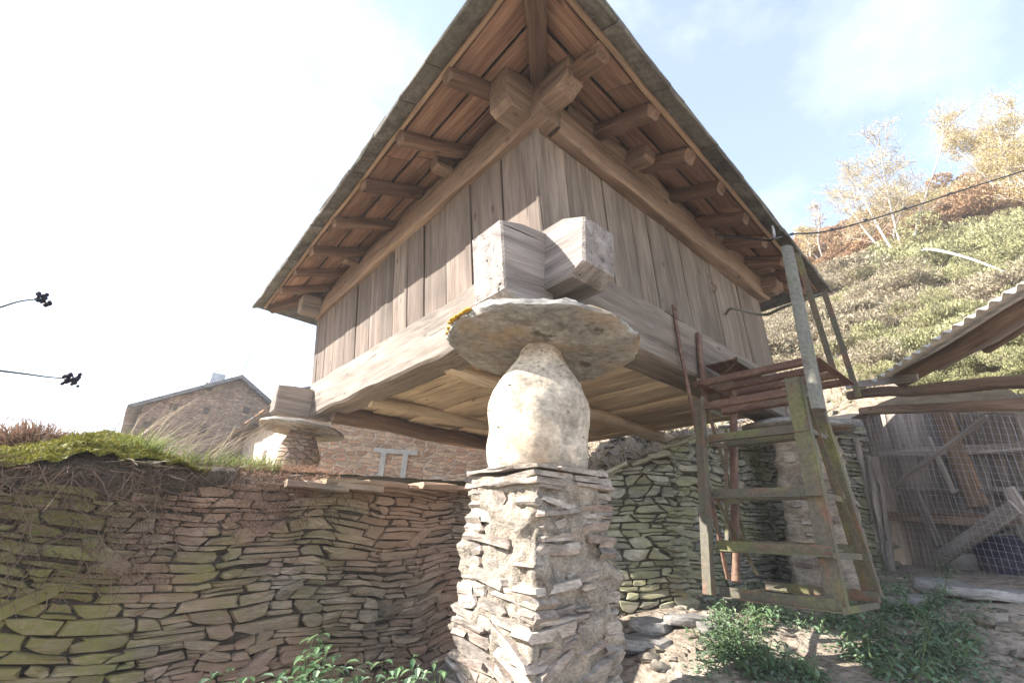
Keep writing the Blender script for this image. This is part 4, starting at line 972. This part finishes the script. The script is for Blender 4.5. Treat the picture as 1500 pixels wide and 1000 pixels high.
# ------------------------------------------------------------------ plants
def leaf_geo(n=5):
    V = [(0, 0, 0)]; F = []
    prof = [(.15, .12), (.4, .25), (.7, .17), (1, 0)]
    for x, w in prof[:-1]: V += [(x, -w, .06 - x * x * .12 + w * .35), (x, 0, .05 - x * x * .22), (x, w, .06 - x * x * .12 + w * .35)]
    V.append((1, 0, -.2))
    F = [[0, 2, 1], [0, 3, 2], [1, 2, 5, 4], [2, 3, 6, 5], [4, 5, 8, 7], [5, 6, 9, 8], [7, 8, 10], [8, 9, 10]]
    return V, F
LVG, LFG = leaf_geo()
leaf_me = None
def nettle(base, h, lab, group, single, rng_, lean=(0, 0), ls=.085):
    global leaf_me
    t = thing('nettle_plant', lab, 'plant', base, group)
    P = path([base, base + Vector((lean[0] * .4, lean[1] * .4, h * .55)), base + Vector((lean[0], lean[1], h))], 5)
    tube('stem', P, .0042, M_stem, t, .002, 4)
    k = max(4, int(h / .062)); mb = MB()
    for i in range(k):
        f = .25 + .75 * i / (k - 1); j = f * (len(P) - 1); p = P[int(j)].lerp(P[min(int(j) + 1, len(P) - 1)], j - int(j))
        for s in (0, 1):
            az = i * 1.571 + s * math.pi + rng_.normal(0, .25); L_ = ls * (1.25 - .65 * f) * rng_.uniform(.85, 1.2)
            Mx = Matrix.Translation(p) @ Matrix.Rotation(az, 4, 'Z') @ Matrix.Rotation(rng_.uniform(-.15, .5), 4, 'Y') @ Matrix.Scale(L_, 4) @ Matrix.Translation((.15, 0, 0))
            if single:
                if leaf_me is None:
                    o = mesh('leaf', LVG, LFG, M_net, t, Mx, smooth=True); leaf_me = o.data
                else: link('leaf', leaf_me, t, Mx)
            else: mb.add([Mx @ Vector(v) for v in LVG], LFG)
    if mb.V: stuff(mb.build('leaves', M_herb if rng_.random() < .6 else M_net, t))
rn = np.random.default_rng(31)
for (u, v, h, top_) in ((470, 928, 2.65, 'tallest nettle stem lit by the sun before the left wall'), (448, 958, 2.55, None), (490, 962, 2.55, None), (605, 962, 2.65, None), (520, 980, 2.45, None), (570, 982, 2.55, None), (635, 970, 2.65, None), (330, 985, 2.45, None), (362, 990, 2.35, None), (420, 982, 2.45, None), (545, 992, 2.35, None), (622, 988, 2.45, None), (465, 980, 2.45, None), (390, 1000, 2.35, None), (500, 1000, 2.35, None), (650, 1000, 2.45, None), (590, 1002, 2.35, None), (480, 945, 2.60, None), (458, 935, 2.7, None), (440, 975, 2.5, None), (476, 955, 2.5, None), (495, 975, 2.45, None), (455, 990, 2.35, None), (560, 968, 2.6, None), (585, 975, 2.5, None), (612, 975, 2.5, None), (645, 985, 2.45, None), (530, 970, 2.55, None), (310, 992, 2.4, None), (345, 998, 2.35, None), (405, 992, 2.4, None), (508, 992, 2.4, None), (430, 998, 2.3, None), (600, 990, 2.4, None)):
    tp = at(u, v, h); b = Vector((tp.x + rn.normal(0, .04), tp.y + rn.normal(0, .04), yard_z(tp.x, tp.y)))
    nettle(b, tp.z - b.z, top_ or 'sunlit nettle in the clump along the foot of the left wall', 'nettles before the left wall', v < 972, rn, (tp.x - b.x, tp.y - b.y), .088)
def herbs(n, fu, lab, group, ls, hh, seed):
    r2 = np.random.default_rng(seed)
    for i in range(n):
        x, y = fu(r2); b = Vector((x, y, yard_z(x, y) - .02)); h = r2.uniform(*hh)
        nettle(b, h, lab, group, False, r2, (r2.normal(0, .10), r2.normal(0, .10)), ls * r2.uniform(.65, 1.15))
def reg(u0, u1, v0, v1):
    def f(r2):
        for _ in range(50):
            u, v = r2.uniform(u0, u1), r2.uniform(v0, v1); d = ray(u, v)
            h = 2.
            for k in range(60):                                      # march to the yard surface
                p = at(u, v, h)
                if p.z < yard_z(p.x, p.y): break
                h += .12
            if h < 8 and fbm(p.x * 1.9, p.y * 1.9, 6) > -.12 * r2.random() - .05: return p.x, p.y
        return 2.5, 4.
    return f
herbs(240, reg(1045, 1415, 895, 1012), 'low green herb in the patch spreading in front of the stair', 'herbs in front of the stair', .078, (.05, .24), 3)
herbs(22, reg(1285, 1385, 850, 905), 'bluish green herb growing against the bottom of the wire mesh', 'herbs along the wire mesh', .08, (.12, .36), 5)
herbs(12, reg(1060, 1180, 890, 930), 'small green herb at the foot of the mossy wall behind the stair', 'herbs at the wall foot', .09, (.15, .35), 6)
r2 = np.random.default_rng(77); P = []                               # ground cover thinning out round the patch
fr = reg(1030, 1440, 880, 1015)
while len(P) < 5200:
    x, y = fr(r2)
    for q in range(13): a, b_ = x + r2.normal(0, .09), y + r2.normal(0, .09); P.append((a, b_, yard_z(a, b_) + r2.uniform(.0, .05)))
P = np.array(P); n_ = len(P); A = r2.normal(size=(n_, 3)) * np.array([1, 1, .35]); A /= np.linalg.norm(A, axis=1, keepdims=True); B = np.cross(A, r2.normal(size=(n_, 3)) * .3 + np.array([0, 0, 1])); B /= np.linalg.norm(B, axis=1, keepdims=True); k = r2.uniform(.008, .024, (n_, 1))
V, F = quads(P, A * k, B * k * .6); tag(npmesh('ground_cover', V, F, M_herb), 'tiny leaved ground cover around the herbs in front of the stair', 'ground cover', None, 'stuff')
P = []
while len(P) < 2600:
    x, y = r2.uniform(-.6, 4.8), r2.uniform(2.6, 6.2)
    if dl(x, y) > .02 and dr(x, y) > .02: P.append((x, y, yard_z(x, y) + .006))
P = np.array(P); n_ = len(P); A = r2.normal(size=(n_, 3)) * np.array([1, 1, .15]); A /= np.linalg.norm(A, axis=1, keepdims=True); B = np.cross(A, r2.normal(size=(n_, 3)) * .3 + np.array([0, 0, 1])); k = r2.uniform(.006, .03, (n_, 1))
V, F = quads(P, A * k, B * k * .35); tag(npmesh('leaf_litter', V, F, M_stalk), 'brown leaf litter and bits of straw strewn over the yard', 'litter', None, 'stuff')
# moss, grass and dead stalks on the crest of the left wall
rm = np.random.default_rng(41)
def crest(n, u0, u1, d0, d1):
    u = rm.uniform(u0, u1, n); d = rm.uniform(d0, d1, n); P = np.zeros((n, 3))
    for i in range(n):
        p = WLP + WLD * float(u[i]) - WLN * float(d[i])
        z = terr_z(p.x, p.y) if d[i] > .12 else ltop(u[i] - UL0) + .02
        P[i] = (p.x, p.y, z)
    return P
# a cushion of moss that hangs over the wall top
V = []; F = []; nu, nd = 90, 14
for i in range(nu + 1):
    u = UE - 1.2 + (UR + .06 - UE + 1.2) * i / nu; e = .06 * fbm(u * 2.3, 6.6) + .04 * fbm(u * 7, 3.6); fade = 1 - sm(UR - .22, UR + .05, u)
    for j in range(nd + 1):
        d = -.09 + 1.5 * (j / nd) ** 1.3; dd = max(d, .13); p = WLP + WLD * u - WLN * max(dd, .24); z = terr_z(p.x, p.y) + .06 * fade - .04 * (1 - fade)
        z -= fade * max(0, .07 + e) * sm(.06, -.09, d); pp = WLP + WLD * u - WLN * (d + .04 * fbm(u * 6, j * .7))
        V.append((pp.x, pp.y, z + .035 * fbm(u * 5, d * 5, 2) + .018 * fbm(u * 15, d * 15, 2)))
BV = []; BF = []
for i in range(81):                                                  # rooty soil bank between the wall top and the moss
    u = UE - 1.2 + (UR + .22 - UE + 1.2) * i / 80; p = WLP + WLD * u - WLN * .24; zt = terr_z(p.x, p.y); zb = ltop(u - UL0) - .10 + .06 * sm(UR - .2, UR + .2, u)
    for k, (d, f) in enumerate(((-.02, 0), (-.045, .35), (-.03, .7), (.04, .95), (.2, 1.0), (.5, .9))):
        q = WLP + WLD * u - WLN * (d + .035 * fbm(u * 6, k * 2.1, 4)); BV.append((q.x, q.y, zb + (zt + .015 - zb) * f + .012 * fbm(u * 14, k, 2)))
for i in range(80):
    for k in range(5): a = i * 6 + k; BF.append([a, a + 1, a + 7, a + 6][::-1])
struct(mesh('earth_bank', BV, BF, M_root, smooth=True))
for i in range(nu):
    for j in range(nd): a = i * (nd + 1) + j; F.append([a, a + 1, a + nd + 2, a + nd + 1][::-1])
mo = mesh('moss', V, F, M_moss, smooth=True); tag(mo, 'bright green moss cushion spread over the crest of the left wall', 'moss', None, 'stuff')
va = np.array(V); fa = np.array(F); k = rm.integers(0, len(fa), 26000); w4 = rm.dirichlet([1, 1, 1, 1], 26000)
P = (va[fa[k]] * w4[:, :, None]).sum(1); D = rm.normal(size=P.shape) * .012; D[:, 2] = rm.uniform(.012, .035, len(P)); D += np.array([WLN.x, WLN.y, 0]) * .008
V, F = blades(P, D, .0035, rm, .3); tag(npmesh('moss_fronds', V, F, M_moss), 'short mossy fronds standing up from the moss on the left wall', 'moss', None, 'stuff')
def grass(name, P, hl, w, mat, lab, cat, lean=(0, 0, 0), spread=.35, bend=.35):
    n = len(P); h = rm.uniform(*hl, n); D = rm.normal(size=(n, 3)) * spread; D[:, 2] = 1; D += np.array(lean); D /= np.linalg.norm(D, axis=1, keepdims=True); D *= h[:, None]
    V, F = blades(P, D, w, rm, bend); return tag(npmesh(name, V, F, mat), lab, cat, None, 'stuff')
def clump(u, d, r_, n):
    p = WLP + WLD * u - WLN * d; P = np.zeros((n, 3)); a = rm.normal(0, r_, (n, 2)); P[:, 0] = p.x + a[:, 0]; P[:, 1] = p.y + a[:, 1]
    for i in range(n): P[i, 2] = max(terr_z(P[i, 0], P[i, 1]), 1.78) + .0
    return P
tag(grass('grass_tuft', clump(UT, .10, .05, 420), (.12, .30), .003, M_grass, '', ''), 'fine green grass tuft at the right end of the moss', 'grass', None, 'stuff')
tag(grass('grass_tuft', clump(UT, .02, .04, 120), (.08, .18), .003, M_dry, '', '', (.4, -.4, -.9)), 'drooping pale grass tuft hanging below the green tuft', 'grass', None, 'stuff')
grass('tall_dry_grass', crest(55, UT, UW - .35, .3, 1.0), (.22, .55), .0018, M_dry, 'tall pale dry grass leaning right in front of the stone houses', 'grass', (.75, .3, .0), .22, .25)
grass('tall_dry_grass', crest(45, UT - .1, UT + .5, .3, .8), (.4, .7), .002, M_dry, 'a few long dry grass plumes rising against the big house', 'grass', (.55, .2, .0), .2, .2)
grass('short_grass', crest(2200, UR - .05, UW - .1, .1, 1.4), (.06, .22), .003, M_grass, 'short green grass on the wall crest right of the moss', 'grass', (.1, 0, 0), .5)
grass('dry_grass', crest(1500, UR - .1, UW + .35, .0, .5), (.04, .13), .0028, M_heath, 'reddish dry weeds along the sunlit wall top', 'grass', (.1, -.2, 0), .8)
hb = on(45, 660, WLP - WLN * .9, WLN); P = np.zeros((5200, 3)); a = rm.normal(0, 1, (5200, 3)); a /= np.linalg.norm(a, axis=1, keepdims=True); a *= rm.uniform(.2, 1, (5200, 1)) ** .5
P[:, 0] = hb.x + a[:, 0] * .23; P[:, 1] = hb.y + a[:, 1] * .23; P[:, 2] = terr_z(hb.x, hb.y) + .03 + np.abs(a[:, 2]) * .2
D = a * .09; D[:, 2] += .05; V, F = blades(P, D, .003, rm, .4); 
hbo = tag(npmesh('heather_bush', V, F, M_heath), 'dry pinkish brown heather bush on the terrace at the far left', 'bush')
grass('thin_stalks', clump(U_(70, 660), .7, .28, 90), (.2, .45), .002, M_stalk, 'thin bare stalks rising around the heather bush', 'grass', (.25, 0, 0), .3)
# dead stalks hanging down the face of the left wall
n = 2300; u = np.concatenate([rm.uniform(UE - .4, UR, 1700), rm.normal(U_(400, 720), .3, 600)]); dz = rm.uniform(0, 1, n) ** 1.6 * np.where(u < UR, .6, .35)
P = np.zeros((n, 3))
for i in range(n):
    p = WLP + WLD * float(u[i]) + WLN * rm.uniform(.03, .1); P[i] = (p.x, p.y, ltop(u[i] - UL0) + .05 - dz[i])
D = rm.normal(size=(n, 3)) * .6; D += np.array([WLN.x * .35, WLN.y * .35, -.35]); D /= np.linalg.norm(D, axis=1, keepdims=True); D *= rm.uniform(.06, .22, (n, 1))
V, F = blades(P, D, .0022, rm, .5); tag(npmesh('dead_stalks', V, F, M_stalk), 'tangle of dead brown stalks hanging over the face of the left wall', 'stalks', None, 'stuff')

# ------------------------------------------------------------------ hillside vegetation
rh = np.random.default_rng(51)
def bush_me(name, mat, n, rx, rz, leaf, up, seed, lobes=7):
    r2 = np.random.default_rng(seed); c = r2.normal(size=(lobes, 3)) * np.array([rx * .45, rx * .45, rz * .3]); c[:, 2] = np.abs(c[:, 2]) + rz * .25; s = r2.uniform(.35, .62, lobes)
    k = r2.integers(0, lobes, n); d = r2.normal(size=(n, 3)); d /= np.linalg.norm(d, axis=1, keepdims=True); q = r2.uniform(.55, 1.05, (n, 1)) ** .6
    P = c[k] + d * q * s[k][:, None] * np.array([rx, rx, rz]); P[:, 2] = np.maximum(P[:, 2], -.05)
    A = d * .6 + r2.normal(size=(n, 3)) * .7 + np.array([0, 0, up]); A /= np.linalg.norm(A, axis=1, keepdims=True); B = np.cross(A, r2.normal(size=(n, 3))); B /= np.linalg.norm(B, axis=1, keepdims=True)
    L_ = leaf * r2.uniform(.5, 1.3, (n, 1)); V, F = quads(P, A * L_, B * L_ * .38)
    me = bpy.data.meshes.new(name); m, kk = F.shape; me.vertices.add(len(V)); me.vertices.foreach_set('co', V.astype(np.float32).ravel()); me.loops.add(m * kk); me.loops.foreach_set('vertex_index', F.astype(np.int32).ravel())
    me.polygons.add(m); me.polygons.foreach_set('loop_start', np.arange(0, m * kk, kk, dtype=np.int32)); me.update(calc_edges=True); me.materials.append(mat); return me
KIND = {
 'broom': ([bush_me('broom', M_broom, 7000, 1.05, .62, .05, 1.5, s, 12) for s in (1, 2, 3)], 'shrub', 'rounded green broom shrub on the hillside', 'green broom shrubs on the hill'),
 'scrub': ([bush_me('scrub', M_scrub, 5500, 1.15, .5, .06, 1.0, s, 12) for s in (4, 5, 6)], 'shrub', 'leafless greyish scrub on the hillside', 'grey scrub on the hill'),
 'bracken': ([bush_me('bracken', M_brack, 5000, 1.0, .55, .06, .1, s) for s in (7, 8)], 'bracken', 'orange dead bracken clump near the hill crest', 'orange bracken on the hill crest'),
 'bracken2': ([bush_me('bracken2', M_brack2, 5000, 1.0, .55, .06, .1, s) for s in (9, 10)], 'bracken', 'golden bracken clump high on the hill at the right', 'golden bracken on the hill crest')}
def hit(u, v, h0=8.):
    h = h0
    for k in range(300):
        p = at(u, v, h)
        if p.z < terr_z(p.x, p.y): return p
        h += .25
    return None
cnt = {k: 0 for k in KIND}
def put(kind, p, s):
    ms, nm, lab, grp = KIND[kind]; cnt[kind] += 1
    M = Matrix.Translation(p - ZV * .1) @ Matrix.Rotation(rh.uniform(0, 6.28), 4, 'Z') @ Matrix.Diagonal((s, s, s * rh.uniform(.75, 1.2), 1))
    tag(link(nm, ms[rh.integers(0, len(ms))], None, M), lab, nm, grp)
tries = 0; placed = []
for i in range(900):                                                 # bracken along the crest
    s_ = rh.uniform(18.5, 30.5); t_ = rh.uniform(-12, 9); x, y = s_ * SA - t_ * SB, s_ * SB + t_ * SA; p = Vector((x, y, terr_z(x, y)))
    sz = rh.uniform(.8, 1.5); lim = 20.5 + .5 * t_ * (t_ > 0) + 2 * fbm(x * .2, y * .2)
    if s_ < lim or sum(cnt.values()) > 95 or not (1080 < pix(p)[0] < 1560) or any((p - q).length < .42 * (sz + z_) for q, z_ in placed): continue
    placed.append((p, sz)); put('bracken' if t_ + 1.2 * rh.normal() > -3 - (s_ - 24) * -.6 else 'bracken2', p, sz)
while sum(cnt.values()) < 285 and tries < 4000:
    tries += 1
    u, v = rh.uniform(1085, 1560), rh.uniform(255, 560)
    p = hit(u, v)
    if p is None: continue
    dist = math.hypot(p.x, p.y); s_ = p.x * SA + p.y * SB
    sz = rh.uniform(.35, 1.35) * (.45 + .021 * dist)
    if any((p - q).length < .5 * (sz + z_) for q, z_ in placed): continue
    f = fbm(p.x * .16, p.y * .16, 3.3)
    crest_ = s_ > 21.5 + 3.5 * f
    if s_ < 10.5 and rh.random() < .6: sz *= .5
    if crest_: kd = 'bracken' if rh.random() < (.85 if u < 1400 else .35) else 'bracken2'
    elif rh.random() < .14: kd = 'bracken2' if s_ > 19 else 'scrub'
    else: kd = 'broom' if f + rh.normal(0, .2) > -.10 else 'scrub'
    placed.append((p, sz)); put(kd, p, sz)
# grass and litter on the slope and terrace
def slope_pts(n, u0, u1, v0, v1):
    o = []
    while len(o) < n:
        p = hit(rh.uniform(u0, u1), rh.uniform(v0, v1), 7.)
        if p: o.append((p.x, p.y, terr_z(p.x, p.y)))
    return np.array(o)
def scatter_region(n, xr, yr, cond):
    o = []
    while len(o) < n:
        x, y = rh.uniform(*xr), rh.uniform(*yr)
        if cond(x, y): o.append((x, y, terr_z(x, y)))
    return np.array(o)
back = lambda x, y: dr(x, y) < -.45
P = scatter_region(20000, (0, 24), (5.5, 30), lambda x, y: back(x, y) and 4.6 < x * SA + y * SB < 31); D = rh.normal(size=P.shape) * .5; D[:, 2] = 1; D /= np.linalg.norm(D, axis=1, keepdims=True); D *= rh.uniform(.15, .65, (len(P), 1))
V, F = blades(P, D, .012, rh, .5); tag(npmesh('hill_dry_grass', V, F, M_dry), 'pale dry grass covering the slope between the shrubs', 'grass', None, 'stuff')
P = scatter_region(6000, (0, 20), (5.6, 26), lambda x, y: back(x, y) and 7 < x * SA + y * SB < 26 and fbm(x * .5, y * .5, 9) > .05); D = rh.normal(size=P.shape) * .5; D[:, 2] = 1; D /= np.linalg.norm(D, axis=1, keepdims=True); D *= rh.uniform(.06, .25, (len(P), 1))
V, F = blades(P, D, .014, rh, .5); tag(npmesh('hill_green_grass', V, F, M_grass), 'green grass patches on the slope behind the right wall', 'grass', None, 'stuff')
mb = MB()                                                           # loose slate scree on the terrace
for i in range(420):
    while True:
        x, y = rh.uniform(.4, 9), rh.uniform(5.6, 12)
        if back(x, y): break
    s = rh.uniform(.04, .16); V, F = extr(s * 1.6, rect(s * rh.uniform(.6, 1.3), s * .3, .008), 2, .02, i * 1.1)
    p = Vector((x, y, terr_z(x, y) + .015)); Mx, _ = frame(p, p + Vector((rh.normal(), rh.normal(), rh.normal() * .2)), Vector((rh.normal(), rh.normal(), .1))); mb.add([Mx @ Vector(v) for v in V], F)
tag(mb.build('scree', M_flag), 'loose flat stones scattered on the terrace behind the right wall', 'stones', None, 'stuff')

def birch(base, h, lab, seed, nst=3, spread=.35, leafn=2600, leaf=.07, mat=M_yel, lean=(0, 0), crown=.28):
    h *= 1.12 if leafn > 3000 else 1.
    r2 = np.random.default_rng(seed); t = thing('birch_tree', lab, 'tree', base, 'birch trees on the hill'); tips = []; tw = MB()
    for s in range(nst):
        a = 2 * math.pi * s / nst + r2.uniform(0, 1); q = spread * r2.uniform(.4, 1.1) if nst > 1 else .08
        top_ = base + Vector((math.cos(a) * q * h * .5 + lean[0], math.sin(a) * q * h * .5 + lean[1], h * r2.uniform(.8, 1.0)))
        P = path([base + Vector((math.cos(a) * .1, math.sin(a) * .1, -.2)), base.lerp(top_, .35) + Vector((r2.normal(0, .15), r2.normal(0, .15), 0)), base.lerp(top_, .7) + Vector((r2.normal(0, .15), r2.normal(0, .15), 0)), top_], 6)
        tube('trunk', P, .0065 * h + .015, M_bark, t, .01, 6)
        for b in range(22):
            f = r2.uniform(.3, 1.0); p = P[int(f * (len(P) - 1))]; az = r2.uniform(0, 6.28); L_ = h * crown * r2.uniform(.5, 1.1) * (1.25 - .7 * f)
            e = p + Vector((math.cos(az) * L_ * .75, math.sin(az) * L_ * .75, L_ * r2.uniform(.25, .8)))
            Q = path([p, p.lerp(e, .5) + Vector((0, 0, .12 * L_)), e], 3); V, F = tube_geo(Q, .004 * h * .35 + .004, .004, 4); tw.add(V, F)
            for c in range(12):
                g_ = r2.uniform(.3, 1.); p2 = Q[int(g_ * (len(Q) - 1))]; L2 = L_ * r2.uniform(.2, .5); e2 = p2 + Vector((r2.normal(0, .6) * L2, r2.normal(0, .6) * L2, L2 * r2.uniform(.1, .9)))
                V, F = tube_geo([p2, p2.lerp(e2, .5) + Vector((0, 0, .04)), e2], .009, .005, 3); tw.add(V, F); tips += [p2.lerp(e2, k / 3) for k in range(1, 4)]
    tw.build('branches', M_twig, t)
    T = np.array([tuple(p) for p in tips]); k = r2.integers(0, len(T), leafn); P = T[k] + r2.normal(0, .08 + .006 * h, (leafn, 3)); A = r2.normal(size=(leafn, 3)); A /= np.linalg.norm(A, axis=1, keepdims=True); B = np.cross(A, r2.normal(size=(leafn, 3))); B /= np.linalg.norm(B, axis=1, keepdims=True)
    V, F = quads(P, A * leaf * r2.uniform(.6, 1.3, (leafn, 1)), B * leaf * .65); stuff(npmesh('crown', V, F, mat, t))
def hp(u, v):
    p = None
    for dv in range(0, 60, 4):
        p = hit(u, v + dv)
        if p: break
    p.z = terr_z(p.x, p.y); return p
b = hp(1326, 388); hh = at(1312, 216, math.hypot(b.x, b.y)).z - b.z
birch(b, hh, 'broad birch with several pale stems and thin yellow leaves in the middle of the hill', 1, 5, .80, 14000, .024, crown=.30)
b = hp(1210, 392); birch(b, at(1205, 285, math.hypot(b.x, b.y)).z - b.z, 'slender nearly bare birch next to the granary eave', 2, 2, .16, 500, .03, crown=.16)
b = hp(1186, 398); birch(b, at(1180, 330, math.hypot(b.x, b.y)).z - b.z, 'small yellow birch just beside the roof edge', 3, 2, .4, 2200, .03, crown=.25)
b = hp(1488, 300); birch(b, at(1470, 165, math.hypot(b.x, b.y)).z - b.z, 'large golden birch at the right edge of the hill', 4, 5, .55, 14000, .025, crown=.28)
b = hp(1540, 330); birch(b, at(1545, 180, math.hypot(b.x, b.y)).z - b.z, 'golden birch partly cut off by the right edge', 6, 4, .5, 9000, .022, crown=.28)
b = hp(1338, 384)
q = [b, at(1342, 370, math.hypot(b.x, b.y) - 1.2), at(1362, 365, math.hypot(b.x, b.y) - 2.4), at(1412, 376, math.hypot(b.x, b.y) - 3.6), at(1472, 398, math.hypot(b.x, b.y) - 5)]
tag(tube('bent_trunk', path(q, 6), .065, M_bark, None, .022, 6), 'white birch trunk bent over and lying along the slope', 'trunk')
fb = [hp(1205, 395)]; h0 = math.hypot(fb[0].x, fb[0].y); t = thing('fallen_branch', 'bare bleached fallen branch on the slope beside the eave', 'branch', fb[0])
Q = path([at(1203, 388, h0 - .5), at(1222, 402, h0 - 2), at(1238, 420, h0 - 3.2), at(1262, 440, h0 - 4.5)], 5); tube('stem', Q, .06, M_bark, t, .02, 5)
for k, (u, v) in enumerate(((1232, 398), (1240, 412), (1238, 440), (1256, 425), (1262, 455), (1225, 425))):
    p = Q[4 + k * 2]; tube('twig', [p, p.lerp(at(u, v, h0 - 3), .5) + ZV * .05, at(u + 6, v + 4, h0 - 3.4)], .022, M_bark, t, .008, 4)

# ------------------------------------------------------------------ cables and the twigs at the left edge
c0, c1 = onl(1120, 352, -.62), at(1500, 250, 9.0)
c2 = at(1640, 205, 9.4)
P = path([W(-.2, 2.7, 5.02), c0, onl(1136, 349, -.8), at(1160, 343, 6.2), at(1220, 337, 6.6), at(1330, 305, 7.6), at(1390, 285, 8.2), c1, c2], 6)
cb = thing('overhead_cable', 'black overhead power cable running from the eave to the right edge', 'cable', P[0])
tube('cable', P, .011, M_cable, cb, n=5)
for u, v, h in ((1160, 343, 6.2), (1218, 336, 6.6), (1268, 322, 7.05), (1325, 305, 7.55), (1391, 284, 8.2)):
    c = at(u, v, h); V, F = lathe([(.008, -.03), (.02, -.02), (.02, .02), (.008, .03)], 8, 0, 0); Mx, _ = frame(c, c + (c1 - c0), ZV); mesh('cable_clip', [(v_.z, v_.x, v_.y) for v_ in V], F, M_cable, cb, Mx)
c = onl(1131, 341, -.76); V, F = lathe([(.075, 0), (.085, .008), (.08, .02), (.02, .03)], 16, .02, 0, .55); Mx, _ = frame(c, c - LV + RV * .4, ZV); mesh('tin_disc', [(v_.z, v_.x, v_.y) for v_ in V], F, M_zinc, cb, Mx)
w0 = at(-60, 607, 15.); w1 = BM @ Vector((0, 1.5, ge - .4))
tag(tube('thin_wire', path([w0, w0.lerp(w1, .5) - ZV * .05, w1], 8), .012, M_zinc, None, n=4), 'thin wire stretching from the left edge to the big stone house', 'wire')
M_berry = plain('dark ivy berries', (.018, .016, .03), .5, nsc=30)
for (pts, cl, lab) in (([(-90, 478), (-20, 455), (0, 450), (30, 441), (66, 437)], (66, 437), 'upper thin dark twig with a cluster of berries poking in from the left edge'),
                        ([(-90, 520), (-20, 540), (0, 543), (40, 548), (70, 552), (108, 555)], (106, 555), 'lower thin dark twig with a bigger berry cluster poking in from the left edge')):
    Q = path([Vector((-2.9, .9, .0)), Vector((-2.7, 1.0, 1.3))] + [at(u, v, 2.2) for u, v in pts], 5); t = thing('berry_twig', lab, 'twig', Q[0], 'ivy twigs at the left edge')
    tube('stem', Q, .006, M_cable, t, .0022, 5); c = at(*cl, 2.2)
    for i in range(16 if cl[0] < 100 else 26):
        p = c + CR * random.gauss(-.008, .014) + CU * random.gauss(0, .010) + F0 * random.gauss(0, .012); s = random.uniform(.005, .009); V, F = lathe([(.3 * s, -s), (.85 * s, -.5 * s), (s, 0), (.85 * s, .5 * s), (.3 * s, s)], 7, 0, i); mesh('berry', V, F, M_berry, t, Matrix.Translation(p), smooth=True)
# ------------------------------------------------------------------ haze
m, t_ = NT('thin haze'); pv = t_.nodes.new('ShaderNodeVolumePrincipled'); pv.inputs['Color'].default_value = (.95, .97, 1, 1); pv.inputs['Density'].default_value = .0026; pv.inputs['Anisotropy'].default_value = .1
t_.links.new(pv.outputs[0], t_.nodes.new('ShaderNodeOutputMaterial').inputs['Volume'])
hx = [(x, y, z) for z in (-3, 34) for x, y in ((-900, -900), (1000, -900), (1000, 1000), (-900, 1000))]
stuff(mesh('haze', hx, [[3, 2, 1, 0], [4, 5, 6, 7], [0, 1, 5, 4], [1, 2, 6, 5], [2, 3, 7, 6], [3, 0, 4, 7]], m))
print('objects', len(bpy.data.objects), 'shrubs', cnt)
